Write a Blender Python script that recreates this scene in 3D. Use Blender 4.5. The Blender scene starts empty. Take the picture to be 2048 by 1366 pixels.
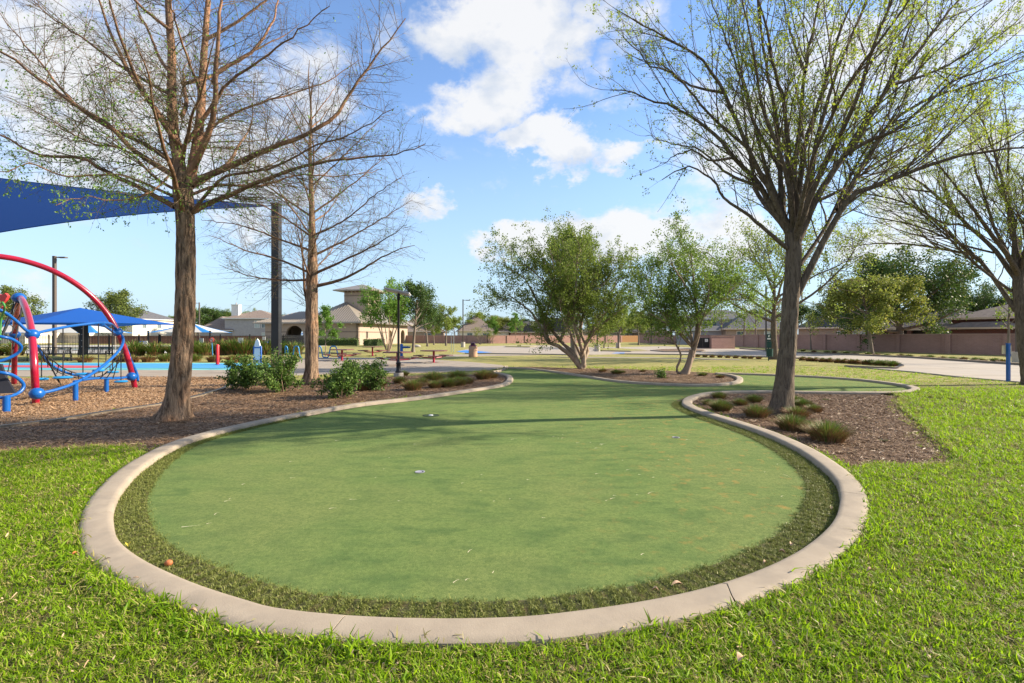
import bpy, math, random
import numpy as np
from mathutils import Vector, Matrix

SC = bpy.context.scene
COL = SC.collection
PI = math.pi
F, CX, HY, CH = 1000.0, 1024.0, 672.0, 1.6      # focal length in photo pixels, centre column, horizon row, eye height

# ------------------------------------------------------------------ camera, sky, sun, exposure
cam = bpy.data.objects.new('camera', bpy.data.cameras.new('camera'))
COL.objects.link(cam)
cam.location = (0, 0, CH); cam.rotation_euler = (PI/2, 0, 0)
cam.data.sensor_width = 36; cam.data.lens = 36*F/2048
cam.data.shift_y = -(683-HY)/2048
cam.data.clip_start = 0.05; cam.data.clip_end = 5000
SC.camera = cam

SUN_AZ, SUN_EL = math.radians(8), math.radians(27)     # from +X towards +Y
world = bpy.data.worlds.new('World'); SC.world = world; world.use_nodes = True
sun = bpy.data.objects.new('sun', bpy.data.lights.new('sun', 'SUN'))
COL.objects.link(sun)
sun.data.energy = 5.0; sun.data.angle = math.radians(0.6); sun.data.color = (1.0, 0.88, 0.70)
sd = Vector((math.cos(SUN_AZ)*math.cos(SUN_EL), math.sin(SUN_AZ)*math.cos(SUN_EL), math.sin(SUN_EL)))
sun.rotation_euler = sd.to_track_quat('Z', 'Y').to_euler()
SC.view_settings.view_transform = 'Standard'; SC.view_settings.look = 'None'
SC.view_settings.gamma = 1; SC.view_settings.use_curve_mapping = False
SC.view_settings.exposure = 1.25

def dirv(px, py):
    v = Vector(((px-CX)/F, 1, (HY-py)/F)).normalized()
    return math.atan2(v.x, v.y), math.asin(v.z)

def build_sky():
    nt = world.node_tree; N = nt.nodes; Lk = nt.links
    for n in list(N): N.remove(n)
    out = N.new('ShaderNodeOutputWorld'); bg = N.new('ShaderNodeBackground'); bg.inputs[1].default_value = 0.086
    sky = N.new('ShaderNodeTexSky'); sky.sky_type = 'NISHITA'; sky.sun_disc = False
    sky.sun_elevation = SUN_EL; sky.sun_rotation = PI/2 - SUN_AZ
    sky.air_density = 1.0; sky.dust_density = 0.3; sky.ozone_density = 2.2; sky.altitude = 10
    tc = N.new('ShaderNodeTexCoord')
    def m(op, a, b=None, c=None):
        n = N.new('ShaderNodeMath'); n.operation = op
        for i, v in enumerate((a, b, c)):
            if v is None: continue
            if isinstance(v, (int, float)): n.inputs[i].default_value = v
            else: Lk.new(v, n.inputs[i])
        return n.outputs[0]
    sx = N.new('ShaderNodeSeparateXYZ'); Lk.new(tc.outputs['Generated'], sx.inputs[0])
    u0 = m('ARCTAN2', sx.outputs[0], sx.outputs[1]); v0 = m('ARCSINE', m('MINIMUM', m('MAXIMUM', sx.outputs[2], -1), 1))
    def noise(scale, det, rough, zs=1.0, off=(0,0,0)):
        mp = N.new('ShaderNodeMapping'); mp.inputs['Scale'].default_value = (1, 1, zs); mp.inputs['Location'].default_value = off
        Lk.new(tc.outputs['Generated'], mp.inputs[0])
        n = N.new('ShaderNodeTexNoise'); n.inputs['Scale'].default_value = scale; n.inputs['Detail'].default_value = det
        n.inputs['Roughness'].default_value = rough; Lk.new(mp.outputs[0], n.inputs['Vector']); return n
    d1 = noise(7, 6, .6, 1.5); ds = N.new('ShaderNodeSeparateColor'); Lk.new(d1.outputs['Color'], ds.inputs[0])
    u = m('ADD', u0, m('MULTIPLY', m('SUBTRACT', ds.outputs[0], .5), .30))
    v = m('ADD', v0, m('MULTIPLY', m('SUBTRACT', ds.outputs[1], .5), .22))
    blobs = [(1010,60,150,85,1.1),(1090,10,190,60,1.0),(1030,170,85,85,1.1),(950,215,95,45,.9),(1170,180,140,60,.5),(1255,90,70,120,.45),
             (1130,285,105,46,1.25),(1240,300,60,34,1.05),(838,430,36,30,1.0),(762,45,42,60,.45),(1045,492,85,36,1.25),(1270,475,230,66,1.35),
             (1420,480,140,50,1.1),(1340,390,90,40,.6),(1500,300,180,140,.8),(1750,120,330,170,.85),(1900,330,220,120,.9),(1790,500,170,80,.75),
             (200,200,340,240,.95),(420,300,280,150,.85),(620,240,130,160,.55),(60,560,110,50,.3),(1030,0,150,60,.7)]
    acc = None
    for (bx, by, rx, ry, s) in blobs:
        cu, cv = dirv(bx, by); au = abs(dirv(bx+rx, by)[0]-dirv(bx-rx, by)[0])/2; av = abs(dirv(bx, by-ry)[1]-dirv(bx, by+ry)[1])/2
        a = m('DIVIDE', m('SUBTRACT', u, cu), au); b = m('DIVIDE', m('SUBTRACT', v, cv), av)
        r2 = m('ADD', m('MULTIPLY', a, a), m('MULTIPLY', b, b))
        g = m('MULTIPLY', m('MAXIMUM', m('SUBTRACT', 1.0, m('MULTIPLY', r2, .55)), 0.0), s)
        acc = g if acc is None else m('MAXIMUM', acc, g)
    # the rest of the sky, outside the picture, carries the same scattered cloud
    back = m('MULTIPLY', m('GREATER_THAN', m('ABSOLUTE', u0), .86), .48)
    top = m('MULTIPLY', m('GREATER_THAN', v0, .66), .48)
    acc = m('MAXIMUM', acc, m('MAXIMUM', back, top))
    n1 = noise(6.5, 8, .62, 1.7, (3, 1, 2)).outputs['Fac']; n2 = noise(20, 6, .6, 1.5).outputs['Fac']
    dens = m('ADD', m('MULTIPLY', n1, .65), m('MULTIPLY', n2, .35))
    val = m('ADD', acc, m('MULTIPLY', m('SUBTRACT', dens, .5), 3.0))
    mask = N.new('ShaderNodeMapRange'); mask.interpolation_type = 'SMOOTHSTEP'
    mask.inputs['From Min'].default_value = .15; mask.inputs['From Max'].default_value = .95; Lk.new(val, mask.inputs['Value'])
    veil = m('MULTIPLY', m('MAXIMUM', m('SUBTRACT', 1.0, m('MULTIPLY', m('ABSOLUTE', v0), 2.4)), 0), .92)   # pale band low over the horizon
    mk = m('MULTIPLY', mask.outputs[0], .93)
    shade = N.new('ShaderNodeMixRGB'); shade.inputs[1].default_value = (4.75, 4.75, 4.75, 1); shade.inputs[2].default_value = (3.3, 3.65, 4.2, 1)
    sh = N.new('ShaderNodeMapRange'); sh.inputs['From Min'].default_value = .5; sh.inputs['From Max'].default_value = .68; Lk.new(noise(9, 5, .55, 1.6, (0,0,.06)).outputs['Fac'], sh.inputs['Value'])
    Lk.new(sh.outputs[0], shade.inputs[0])
    tint = N.new('ShaderNodeMixRGB'); tint.blend_type = 'MULTIPLY'; tint.inputs[0].default_value = 1; tint.inputs[2].default_value = (1.20, 1.28, 1.42, 1)
    Lk.new(sky.outputs[0], tint.inputs[1])
    low = N.new('ShaderNodeMixRGB'); low.inputs[2].default_value = (2.75, 3.7, 4.55, 1); Lk.new(veil, low.inputs[0]); Lk.new(tint.outputs[0], low.inputs[1])
    mix = N.new('ShaderNodeMixRGB'); Lk.new(mk, mix.inputs[0]); Lk.new(low.outputs[0], mix.inputs[1]); Lk.new(shade.outputs[0], mix.inputs[2])
    Lk.new(mix.outputs[0], bg.inputs[0]); Lk.new(bg.outputs[0], out.inputs[0])
build_sky()

# ------------------------------------------------------------------ helpers
def W(px, py, d): return np.array([(px-CX)/F*d, d, CH+(HY-py)/F*d])
def G(px, py, z=0.0):
    d = F*(CH-z)/(py-HY); return np.array([(px-CX)/F*d, d, z])
def GD(py, z=0.0): return F*(CH-z)/(py-HY)

def tag(o, label=None, cat=None, group=None, kind=None):
    if label: o['label'] = label
    if cat: o['category'] = cat
    if group: o['group'] = group
    if kind: o['kind'] = kind
    return o
def thing(name, label, cat, loc=(0,0,0), rz=0.0, group=None):
    o = bpy.data.objects.new(name, None); COL.objects.link(o); o.empty_display_size = .2
    o.location = tuple(float(v) for v in loc); o.rotation_euler = (0, 0, rz)
    return tag(o, label, cat, group)
def kids(o): return [c for c in ALLK.get(o.name, [])]
ALLK = {}
def link(o, parent=None):
    COL.objects.link(o)
    if parent is not None:
        o.parent = parent; ALLK.setdefault(parent.name, []).append(o)
    return o
def dup(o, loc=None, rz=None, label=None, parent=None, scale=None):
    c = o.copy(); link(c, parent)
    if loc is not None: c.location = tuple(float(v) for v in loc)
    if rz is not None: c.rotation_euler = (0, 0, rz)
    if scale is not None: c.scale = scale if hasattr(scale, '__len__') else (scale,)*3
    if label: c['label'] = label
    for ch in kids(o): dup(ch, parent=c)
    return c

def np_mesh(name, parts, smooth=False):
    """parts: list of (verts (n,3), faces (m,k), material index)"""
    me = bpy.data.meshes.new(name)
    vs = []; li = []; ls = []; lt = []; mi = []; off = 0; lo = 0
    for v, f, k in parts:
        if len(v) == 0: continue
        f = np.asarray(f, np.int64); vs.append(np.asarray(v, np.float64)); m, n = f.shape
        li.append((f+off).ravel()); ls.append(lo+np.arange(m)*n); lt.append(np.full(m, n)); mi.append(np.full(m, k)); off += len(v); lo += m*n
    if not vs: return me
    vs = np.concatenate(vs); li = np.concatenate(li); ls = np.concatenate(ls); lt = np.concatenate(lt); mi = np.concatenate(mi)
    me.vertices.add(len(vs)); me.vertices.foreach_set('co', vs.ravel())
    me.loops.add(len(li)); me.loops.foreach_set('vertex_index', li.astype(np.int32))
    me.polygons.add(len(ls)); me.polygons.foreach_set('loop_start', ls.astype(np.int32)); me.polygons.foreach_set('loop_total', lt.astype(np.int32))
    me.polygons.foreach_set('material_index', mi.astype(np.int32))
    if smooth: me.polygons.foreach_set('use_smooth', np.ones(len(ls), bool))
    me.update(calc_edges=True)
    return me
def np_obj(name, parts, mats, parent=None, smooth=False):
    me = np_mesh(name, parts, smooth)
    for m in (mats if isinstance(mats, (list, tuple)) else [mats]): me.materials.append(m)
    return link(bpy.data.objects.new(name, me), parent)

def catmull(P, n=8, closed=False):
    P = np.asarray(P, float); m = len(P); out = []
    rng = range(m) if closed else range(m-1)
    for i in rng:
        if closed: p0, p1, p2, p3 = P[(i-1) % m], P[i], P[(i+1) % m], P[(i+2) % m]
        else: p0, p1, p2, p3 = P[max(i-1, 0)], P[i], P[i+1], P[min(i+2, m-1)]
        for k in range(n):
            t = k/n
            out.append(.5*((2*p1)+(-p0+p2)*t+(2*p0-5*p1+4*p2-p3)*t*t+(-p0+3*p1-3*p2+p3)*t**3))
    if not closed: out.append(P[-1])
    return np.array(out)
def resample(P, n):
    P = np.asarray(P, float); s = np.r_[0, np.cumsum(np.linalg.norm(np.diff(P[:, :3], axis=0), axis=1))]
    t = np.linspace(0, s[-1], n)
    return np.stack([np.interp(t, s, P[:, k]) for k in range(P.shape[1])], 1)
def pip(x, y, poly):
    poly = np.asarray(poly)[:, :2]; inside = np.zeros(len(x), bool); j = len(poly)-1
    for i in range(len(poly)):
        xi, yi = poly[i]; xj, yj = poly[j]
        if yi != yj: inside ^= ((yi > y) != (yj > y)) & (x < (xj-xi)*(y-yi)/(yj-yi)+xi)
        j = i
    return inside

class MB:
    """collects boxes, bars, tubes; build() links them as one mesh object"""
    def __init__(s): s.v = []; s.f = []; s.m = []
    def add(s, v, f, m=0):
        o = len(s.v); s.v += [tuple(float(c) for c in p) for p in v]; s.f += [tuple(o+i for i in q) for q in f]; s.m += [m]*len(f); return s
    def box(s, c, d, rz=0.0, m=0, rx=0.0, ry=0.0):
        M = Matrix.Rotation(rz, 3, 'Z') @ Matrix.Rotation(ry, 3, 'Y') @ Matrix.Rotation(rx, 3, 'X'); v = []
        for z in (-.5, .5):
            for x, y in ((-.5,-.5),(.5,-.5),(.5,.5),(-.5,.5)):
                v.append(M @ Vector((x*d[0], y*d[1], z*d[2])) + Vector([float(q) for q in c]))
        return s.add(v, [(3,2,1,0),(4,5,6,7),(0,1,5,4),(1,2,6,5),(2,3,7,6),(3,0,4,7)], m)
    def tube(s, pts, r, n=10, m=0, cap=True, squash=1.0):
        pts = np.asarray(pts, float); k = len(pts); r = np.full(k, r) if np.isscalar(r) else np.asarray(r)
        T = np.gradient(pts, axis=0); T /= np.linalg.norm(T, axis=1)[:, None]+1e-12
        u = np.cross(T[0], (0,0,1.0)); u = u if np.linalg.norm(u) > .1 else np.cross(T[0], (1.0,0,0)); v = []
        for i in range(k):
            u = u-T[i]*np.dot(u, T[i]); u /= np.linalg.norm(u)+1e-12; w = np.cross(T[i], u)
            for a in range(n):
                th = 2*PI*a/n; v.append(pts[i]+r[i]*(u*math.cos(th)+w*math.sin(th)*squash))
        f = [(i*n+a, i*n+(a+1) % n, (i+1)*n+(a+1) % n, (i+1)*n+a) for i in range(k-1) for a in range(n)]
        if cap: f += [tuple(range(n-1, -1, -1)), tuple((k-1)*n+a for a in range(n))]
        return s.add(v, f, m)
    def cyl(s, c, r, h, n=16, m=0, r2=None):
        r2 = r if r2 is None else r2; c = [float(q) for q in c]
        v = [(c[0]+r*math.cos(2*PI*a/n), c[1]+r*math.sin(2*PI*a/n), c[2]) for a in range(n)]+[(c[0]+r2*math.cos(2*PI*a/n), c[1]+r2*math.sin(2*PI*a/n), c[2]+h) for a in range(n)]
        return s.add(v, [(a, (a+1) % n, n+(a+1) % n, n+a) for a in range(n)]+[tuple(range(n-1,-1,-1)), tuple(range(n, 2*n))], m)
    def lathe(s, prof, c=(0,0,0), n=20, m=0, sx=1, sy=1):
        k = len(prof); v = [(c[0]+r*math.cos(2*PI*a/n)*sx, c[1]+r*math.sin(2*PI*a/n)*sy, c[2]+z) for r, z in prof for a in range(n)]
        return s.add(v, [(i*n+a, i*n+(a+1) % n, (i+1)*n+(a+1) % n, (i+1)*n+a) for i in range(k-1) for a in range(n)], m)
    def ball(s, c, rx, ry=None, rz=None, n=16, m=0):
        ry = rx if ry is None else ry; rz = rx if rz is None else rz; k = 9
        prof = [(max(math.sin(PI*i/(k-1)), 1e-4), -math.cos(PI*i/(k-1))) for i in range(k)]
        v = [(c[0]+p*rx*math.cos(2*PI*a/n), c[1]+p*ry*math.sin(2*PI*a/n), c[2]+q*rz) for p, q in prof for a in range(n)]
        return s.add(v, [(i*n+a, i*n+(a+1) % n, (i+1)*n+(a+1) % n, (i+1)*n+a) for i in range(k-1) for a in range(n)], m)
    def prism(s, poly, z0, z1, m=0):
        n = len(poly); v = [(p[0], p[1], z0) for p in poly]+[(p[0], p[1], z1) for p in poly]
        return s.add(v, [tuple(range(n-1,-1,-1)), tuple(range(n, 2*n))]+[(i, (i+1) % n, n+(i+1) % n, n+i) for i in range(n)], m)
    def mesh(s, name, mats, smooth=False):
        me = bpy.data.meshes.new(name); me.from_pydata(s.v, [], s.f)
        for m in (mats if isinstance(mats, (list, tuple)) else [mats]): me.materials.append(m)
        me.polygons.foreach_set('material_index', s.m)
        if smooth:
            me.polygons.foreach_set('use_smooth', [True]*len(s.f)); me.set_sharp_from_angle(angle=math.radians(40))
        me.update(); return me
    def build(s, name, mats, parent=None, smooth=False, loc=None):
        o = link(bpy.data.objects.new(name, s.mesh(name, mats, smooth)), parent)
        if loc is not None: o.location = tuple(float(v) for v in loc)
        return o

# ------------------------------------------------------------------ materials
MATS = {}
def mat(name, c1, c2=None, scale=5.0, rough=.8, bump=0.0, bscale=None, metal=0.0, detail=6, stretch=(1,1,1), c3=None, s3=.6, spec=.3, coat=0.0, lo=.35, hi=.65, bdist=.02, world=False):
    if name in MATS: return MATS[name]
    m = bpy.data.materials.new(name); m.use_nodes = True; nt = m.node_tree; N = nt.nodes; L = nt.links
    b = N['Principled BSDF']; b.inputs['Roughness'].default_value = rough; b.inputs['Metallic'].default_value = metal
    b.inputs['Specular IOR Level'].default_value = spec; b.inputs['Coat Weight'].default_value = coat
    MATS[name] = m
    if c2 is None and not bump:
        b.inputs['Base Color'].default_value = (*c1, 1); return m
    if world:
        g = N.new('ShaderNodeNewGeometry'); src = g.outputs['Position']
    else:
        t = N.new('ShaderNodeTexCoord'); src = t.outputs['Object']
    mp = N.new('ShaderNodeMapping'); mp.inputs['Scale'].default_value = stretch; L.new(src, mp.inputs[0])
    def nz(s, d=detail, r=.6):
        n = N.new('ShaderNodeTexNoise'); n.inputs['Scale'].default_value = s; n.inputs['Detail'].default_value = d; n.inputs['Roughness'].default_value = r
        L.new(mp.outputs[0], n.inputs['Vector']); return n.outputs['Fac']
    def rr(f, a, z):
        r = N.new('ShaderNodeMapRange'); r.inputs['From Min'].default_value = a; r.inputs['From Max'].default_value = z; L.new(f, r.inputs['Value']); return r.outputs[0]
    c2 = c2 or c1
    mx = N.new('ShaderNodeMixRGB'); mx.inputs[1].default_value = (*c1, 1); mx.inputs[2].default_value = (*c2, 1); L.new(rr(nz(scale), lo, hi), mx.inputs[0]); col = mx.outputs[0]
    if c3:
        m3 = N.new('ShaderNodeMixRGB'); m3.inputs[2].default_value = (*c3, 1); L.new(col, m3.inputs[1]); L.new(rr(nz(s3, 5), .5, .68), m3.inputs[0]); col = m3.outputs[0]
    L.new(col, b.inputs['Base Color'])
    if bump:
        bp = N.new('ShaderNodeBump'); bp.inputs['Strength'].default_value = bump; bp.inputs['Distance'].default_value = bdist
        L.new(nz(bscale or scale*3, 8), bp.inputs['Height']); L.new(bp.outputs[0], b.inputs['Normal'])
    return m
def leafmat(name, c1, c2, c3=None, trans=.35, rough=.55):
    if name in MATS: return MATS[name]
    m = bpy.data.materials.new(name); m.use_nodes = True; nt = m.node_tree; N = nt.nodes; L = nt.links
    b = N['Principled BSDF']; b.inputs['Roughness'].default_value = rough; b.inputs['Specular IOR Level'].default_value = .25
    g = N.new('ShaderNodeNewGeometry'); r = N.new('ShaderNodeValToRGB'); e = r.color_ramp.elements
    e[0].color = (*c1, 1); e[1].color = (*c2, 1)
    if c3: x = e.new(.88); x.color = (*c2, 1); e[-1].color = (*c3, 1)
    oi = N.new('ShaderNodeObjectInfo'); ad = N.new('ShaderNodeMath'); ad.operation = 'ADD'; L.new(g.outputs['Random Per Island'], ad.inputs[0])
    md = N.new('ShaderNodeMath'); md.operation = 'MULTIPLY'; md.inputs[1].default_value = .35; L.new(oi.outputs['Random'], md.inputs[0]); L.new(md.outputs[0], ad.inputs[1])
    dv = N.new('ShaderNodeMath'); dv.operation = 'DIVIDE'; dv.inputs[1].default_value = 1.35; L.new(ad.outputs[0], dv.inputs[0])
    L.new(dv.outputs[0], r.inputs[0]); L.new(r.outputs[0], b.inputs['Base Color'])
    t = N.new('ShaderNodeBsdfTranslucent'); L.new(r.outputs[0], t.inputs[0]); mx = N.new('ShaderNodeMixShader'); mx.inputs[0].default_value = trans
    L.new(b.outputs[0], mx.inputs[1]); L.new(t.outputs[0], mx.inputs[2]); L.new(mx.outputs[0], N['Material Output'].inputs[0])
    MATS[name] = m; return m

# ------------------------------------------------------------------ batch tubes and leaves
def tubes(P, R, sides):
    """P (n,m,3) polylines, R (n,m) radii"""
    n, m, _ = P.shape
    if n == 0: return np.zeros((0,3)), np.zeros((0,4), int)
    T = np.gradient(P, axis=1); T /= np.linalg.norm(T, axis=2, keepdims=True)+1e-9
    ref = np.where(np.abs(T[:, :1, 2:3]) > .8, np.array([1.0,0,0]), np.array([0,0,1.0])); ref = np.broadcast_to(ref, T.shape)
    U = np.cross(T, ref); U /= np.linalg.norm(U, axis=2, keepdims=True)+1e-9; V = np.cross(T, U)
    a = np.arange(sides)*2*PI/sides
    X = P[:, :, None, :]+R[:, :, None, None]*(U[:, :, None, :]*np.cos(a)[None, None, :, None]+V[:, :, None, :]*np.sin(a)[None, None, :, None])
    i, k, s = np.meshgrid(np.arange(n), np.arange(m-1), np.arange(sides), indexing='ij'); s2 = (s+1) % sides
    base = i*m*sides
    f = np.stack([base+k*sides+s, base+k*sides+s2, base+(k+1)*sides+s2, base+(k+1)*sides+s], -1).reshape(-1, 4)
    return X.reshape(-1, 3), f
def grow(p, d, L, r, nseg, wob, up, rng, rend=.25):
    n = len(p); P = np.zeros((n, nseg+1, 3)); P[:, 0] = p; dd = d.copy()
    for s in range(nseg):
        dd = dd+rng.normal(0, wob, (n, 3)); dd[:, 2] += up; dd /= np.linalg.norm(dd, axis=1)[:, None]+1e-9
        P[:, s+1] = P[:, s]+dd*(L/nseg)[:, None]
    return P, r[:, None]*np.linspace(1, rend, nseg+1)[None]
def children(P, R, rng, spacing, tmin=.15, tmax=1.0, ang=(35, 60), ratio=.5, lmin=.1, falloff=.6, rad=.010, flat=0.0, rmax=.6, upb=0.0, cap=None):
    """side shoots along the branches P: returns starts, directions, lengths, radii"""
    n, m, _ = P.shape; seg = np.linalg.norm(np.diff(P, axis=1), axis=2); L = seg.sum(1)
    cnt = np.maximum(rng.poisson(L*(tmax-tmin)/spacing), 1); idx = np.repeat(np.arange(n), cnt); k = len(idx)
    t = rng.uniform(tmin, tmax, k); ft = t*(m-1); i0 = np.minimum(ft.astype(int), m-2); w = (ft-i0)[:, None]
    a = P[idx, i0]; b = P[idx, i0+1]; p = a+(b-a)*w; T = b-a; T /= np.linalg.norm(T, axis=1)[:, None]+1e-9
    pr = R[idx, i0]*(1-w[:, 0])+R[idx, i0+1]*w[:, 0]
    q = rng.normal(0, 1, (k, 3)); q[:, 2] = q[:, 2]*(1-flat)+upb; q -= T*(q*T).sum(1)[:, None]; q /= np.linalg.norm(q, axis=1)[:, None]+1e-9
    an = np.radians(rng.uniform(*ang, k))[:, None]; d = T*np.cos(an)+q*np.sin(an)
    l = np.maximum(L[idx]*ratio*(1-falloff*t)*rng.uniform(.55, 1.25, k), lmin)
    if cap: l = np.minimum(l, cap*rng.uniform(.7, 1.1, k))
    r = np.minimum(np.maximum(l*rad, .0022), pr*rmax)
    return p, d, l, r
def leaf_quads(C, size, rng, asp=.45, up=None, dirs=None, jit=.4):
    n = len(C); a = rng.normal(0, 1, (n, 3)) if dirs is None else dirs+rng.normal(0, jit, (n, 3))
    a /= np.linalg.norm(a, axis=1)[:, None]+1e-9; b = np.cross(a, rng.normal(0, 1, (n, 3))); b /= np.linalg.norm(b, axis=1)[:, None]+1e-9
    s = (size*rng.uniform(.6, 1.3, n))[:, None]
    V = np.stack([C, C+a*s*.5+b*s*asp, C+a*s, C+a*s*.5-b*s*asp], 1).reshape(-1, 3)
    return V, np.arange(n*4).reshape(n, 4)
def on_branches(P, rng, per, tmin=.2, spread=0.0):
    n, m, _ = P.shape; idx = np.repeat(np.arange(n), per); k = len(idx); ft = rng.uniform(tmin, 1, k)*(m-1); i0 = np.minimum(ft.astype(int), m-2); w = (ft-i0)[:, None]
    a = P[idx, i0]; b = P[idx, i0+1]; T = b-a; T /= np.linalg.norm(T, axis=1)[:, None]+1e-9
    return a+(b-a)*w+rng.normal(0, spread+1e-6, (k, 3)), T

# ------------------------------------------------------------------ scatter: one object whose vertices carry small instances
def scatter(name, pts, rot, scl, sources, label, cat, kind='stuff', parent=None):
    me = bpy.data.meshes.new(name); me.vertices.add(len(pts)); me.vertices.foreach_set('co', np.asarray(pts, float).ravel())
    a = me.attributes.new('rot', 'FLOAT_VECTOR', 'POINT'); a.data.foreach_set('vector', np.asarray(rot, float).ravel())
    a = me.attributes.new('scl', 'FLOAT', 'POINT'); a.data.foreach_set('value', np.asarray(scl, float))
    a = me.attributes.new('pick', 'INT', 'POINT'); a.data.foreach_set('value', np.random.default_rng(5).integers(0, len(sources), len(pts)).astype(np.int32))
    o = link(bpy.data.objects.new(name, me), parent); tag(o, label, cat if parent is None else None, kind=kind)
    ng = bpy.data.node_groups.new(name, 'GeometryNodeTree')
    ng.interface.new_socket('Geometry', in_out='INPUT', socket_type='NodeSocketGeometry'); ng.interface.new_socket('Geometry', in_out='OUTPUT', socket_type='NodeSocketGeometry')
    N = ng.nodes; L = ng.links; gi = N.new('NodeGroupInput'); go = N.new('NodeGroupOutput'); iop = N.new('GeometryNodeInstanceOnPoints')
    jn = N.new('GeometryNodeJoinGeometry')
    for s in reversed(sources):
        oi = N.new('GeometryNodeObjectInfo'); oi.inputs['Object'].default_value = s; oi.inputs['As Instance'].default_value = True; L.new(oi.outputs['Geometry'], jn.inputs[0])
    iop.inputs['Pick Instance'].default_value = True; L.new(jn.outputs[0], iop.inputs['Instance']); L.new(gi.outputs[0], iop.inputs['Points'])
    def attr(n, t):
        x = N.new('GeometryNodeInputNamedAttribute'); x.data_type = t; x.inputs['Name'].default_value = n; return x.outputs[0]
    er = N.new('FunctionNodeEulerToRotation'); L.new(attr('rot', 'FLOAT_VECTOR'), er.inputs[0]); L.new(er.outputs[0], iop.inputs['Rotation'])
    L.new(attr('scl', 'FLOAT'), iop.inputs['Scale']); L.new(attr('pick', 'INT'), iop.inputs['Instance Index'])
    L.new(iop.outputs[0], go.inputs[0])
    md = o.modifiers.new('scatter', 'NODES'); md.node_group = ng
    return o
def source(name, parts, mats, smooth=False):
    me = np_mesh(name, parts, smooth)
    for m in (mats if isinstance(mats, (list, tuple)) else [mats]): me.materials.append(m)
    return bpy.data.objects.new(name, me)
def blade_parts(rng, n, h, w, spread, lean, seg=2):
    """a tuft of n bent blades"""
    V = []; Fq = []; o = 0
    for i in range(n):
        a = rng.uniform(0, 2*PI); p = rng.normal(0, spread, 2); hh = h*rng.uniform(.55, 1.2); ln = lean*rng.uniform(.3, 1.4)
        dx, dy = math.cos(a), math.sin(a); sx, sy = -dy, dx; a2 = rng.uniform(-.7, .7); sx, sy = sx*math.cos(a2)-sy*math.sin(a2), sx*math.sin(a2)+sy*math.cos(a2)
        for k in range(seg+1):
            t = k/seg; off = ln*hh*t*t; ww = w*(1-t**2*.85)/2; z = hh*t*math.sqrt(max(1-.5*(ln*t)**2, .15))
            V += [(p[0]+dx*off-sx*ww, p[1]+dy*off-sy*ww, z), (p[0]+dx*off+sx*ww, p[1]+dy*off+sy*ww, z)]
        for k in range(seg): Fq.append((o+2*k, o+2*k+1, o+2*k+3, o+2*k+2))
        o += 2*(seg+1)
    return np.array(V), np.array(Fq)
rng = np.random.default_rng(11)
# ------------------------------------------------------------------ plan of the place
green_px = [(996,744),(1010,746.5),(1022,750),(1026,757),(1016,766),(985,773),(930,781),(840,794),(731,806),(638,821),(518,844),(414,869),(352,891),(290,928),(249,968),(227,1007),(226,1044),(238,1078),
 (282,1113),(373,1156),(477,1191),(559,1212),(700,1227),(860,1233),(1000,1231),(1120,1222),(1300,1196),(1435,1164),(1556,1120),(1629,1077),(1669,1036),(1681,1000),(1680,980),(1671,957),(1638,925),(1590,893),
 (1526,864),(1461,842),(1413,827),(1376,813),(1364,803),(1374,793),(1406,785),(1455,781),(1545,780.5),(1654,782),(1748,782.5),(1798,781),(1822,776),(1806,769.5),(1760,762.5),(1700,756.5),(1620,751.5),
 (1552,748.7),(1490,746.5),(1440,745.5),(1462,748),(1480,752),(1486,757),(1478,763),(1440,767.5),(1380,768.5),(1300,765.5),(1240,761.2),(1190,754.5),(1110,742.5),(1060,736.5),(1015,734)]
ZC = .085
ctrl = np.array([G(x, y, ZC)[:2] for x, y in green_px])
INNER = catmull(ctrl, 8)
INNER = resample(np.c_[INNER, np.zeros(len(INNER))], 640)[:, :2]
def normals(P):
    t = np.gradient(P, axis=0); t /= np.linalg.norm(t, axis=1)[:, None]+1e-9
    return np.stack([-t[:, 1], t[:, 0]], 1)
NRM = normals(INNER)
for _ in range(6): NRM[1:-1] = (NRM[:-2]+NRM[1:-1]*2+NRM[2:]); NRM /= np.linalg.norm(NRM, axis=1)[:, None]
area = .5*np.sum(INNER[:, 0]*np.roll(INNER[:, 1], -1)-np.roll(INNER[:, 0], -1)*INNER[:, 1])
if area > 0: NRM = -NRM        # outward
OUTER = INNER+NRM*.22
def gp(*pts): return [tuple(G(x, y)[:2]) for x, y in pts]
BED3 = gp((1700,937),(1640,905),(1560,870),(1480,846),(1400,818),(1373,802),(1392,790),(1455,784),(1600,785),(1748,785),(1770,786),(1803,797),(1794,813),(1812,828),(1832,845),(1848,862),(1861,880),(1880,893),(1896,909),(1919,932),(1885,938),(1848,936),(1810,939),(1767,935),(1730,940))
BEDL = gp((-900,960),(-300,925),(0,914),(120,908),(230,899),(278,906),(300,915),(360,890),(414,872),(518,846),(640,823),(731,808),(840,796),(930,783),(985,775),(1020,762),(1020,752),(1000,746),(980,749),(900,752),(840,752),(740,757),(640,760),(470,768),(440,782),(400,793),(314,812),(222,825),(111,844),(0,857),(-300,890),(-900,940))
PLAY = gp((-900,939),(-300,889),(0,856.5),(111,843.5),(222,824.5),(314,811.5),(400,792.5),(440,781),(470,767),(480,755),(260,754),(100,757),(0,757),(-200,757),(-900,760))
BED2 = gp((1012,735.5),(1060,738),(1110,744),(1190,756),(1240,763),(1300,767),(1380,770),(1440,769),(1476,764),(1482,757),(1470,750),(1445,747),(1350,743),(1250,738.5),(1150,737),(1060,734))
PATIO = gp((470,756),(520,755),(700,747),(820,747),(905,744.5),(980,741),(1012,734.5),(1003,731),(960,726.5),(930,724),(849,719),(830,717),(640,715),(560,722),(540,741),(270,741),(260,754))
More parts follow.
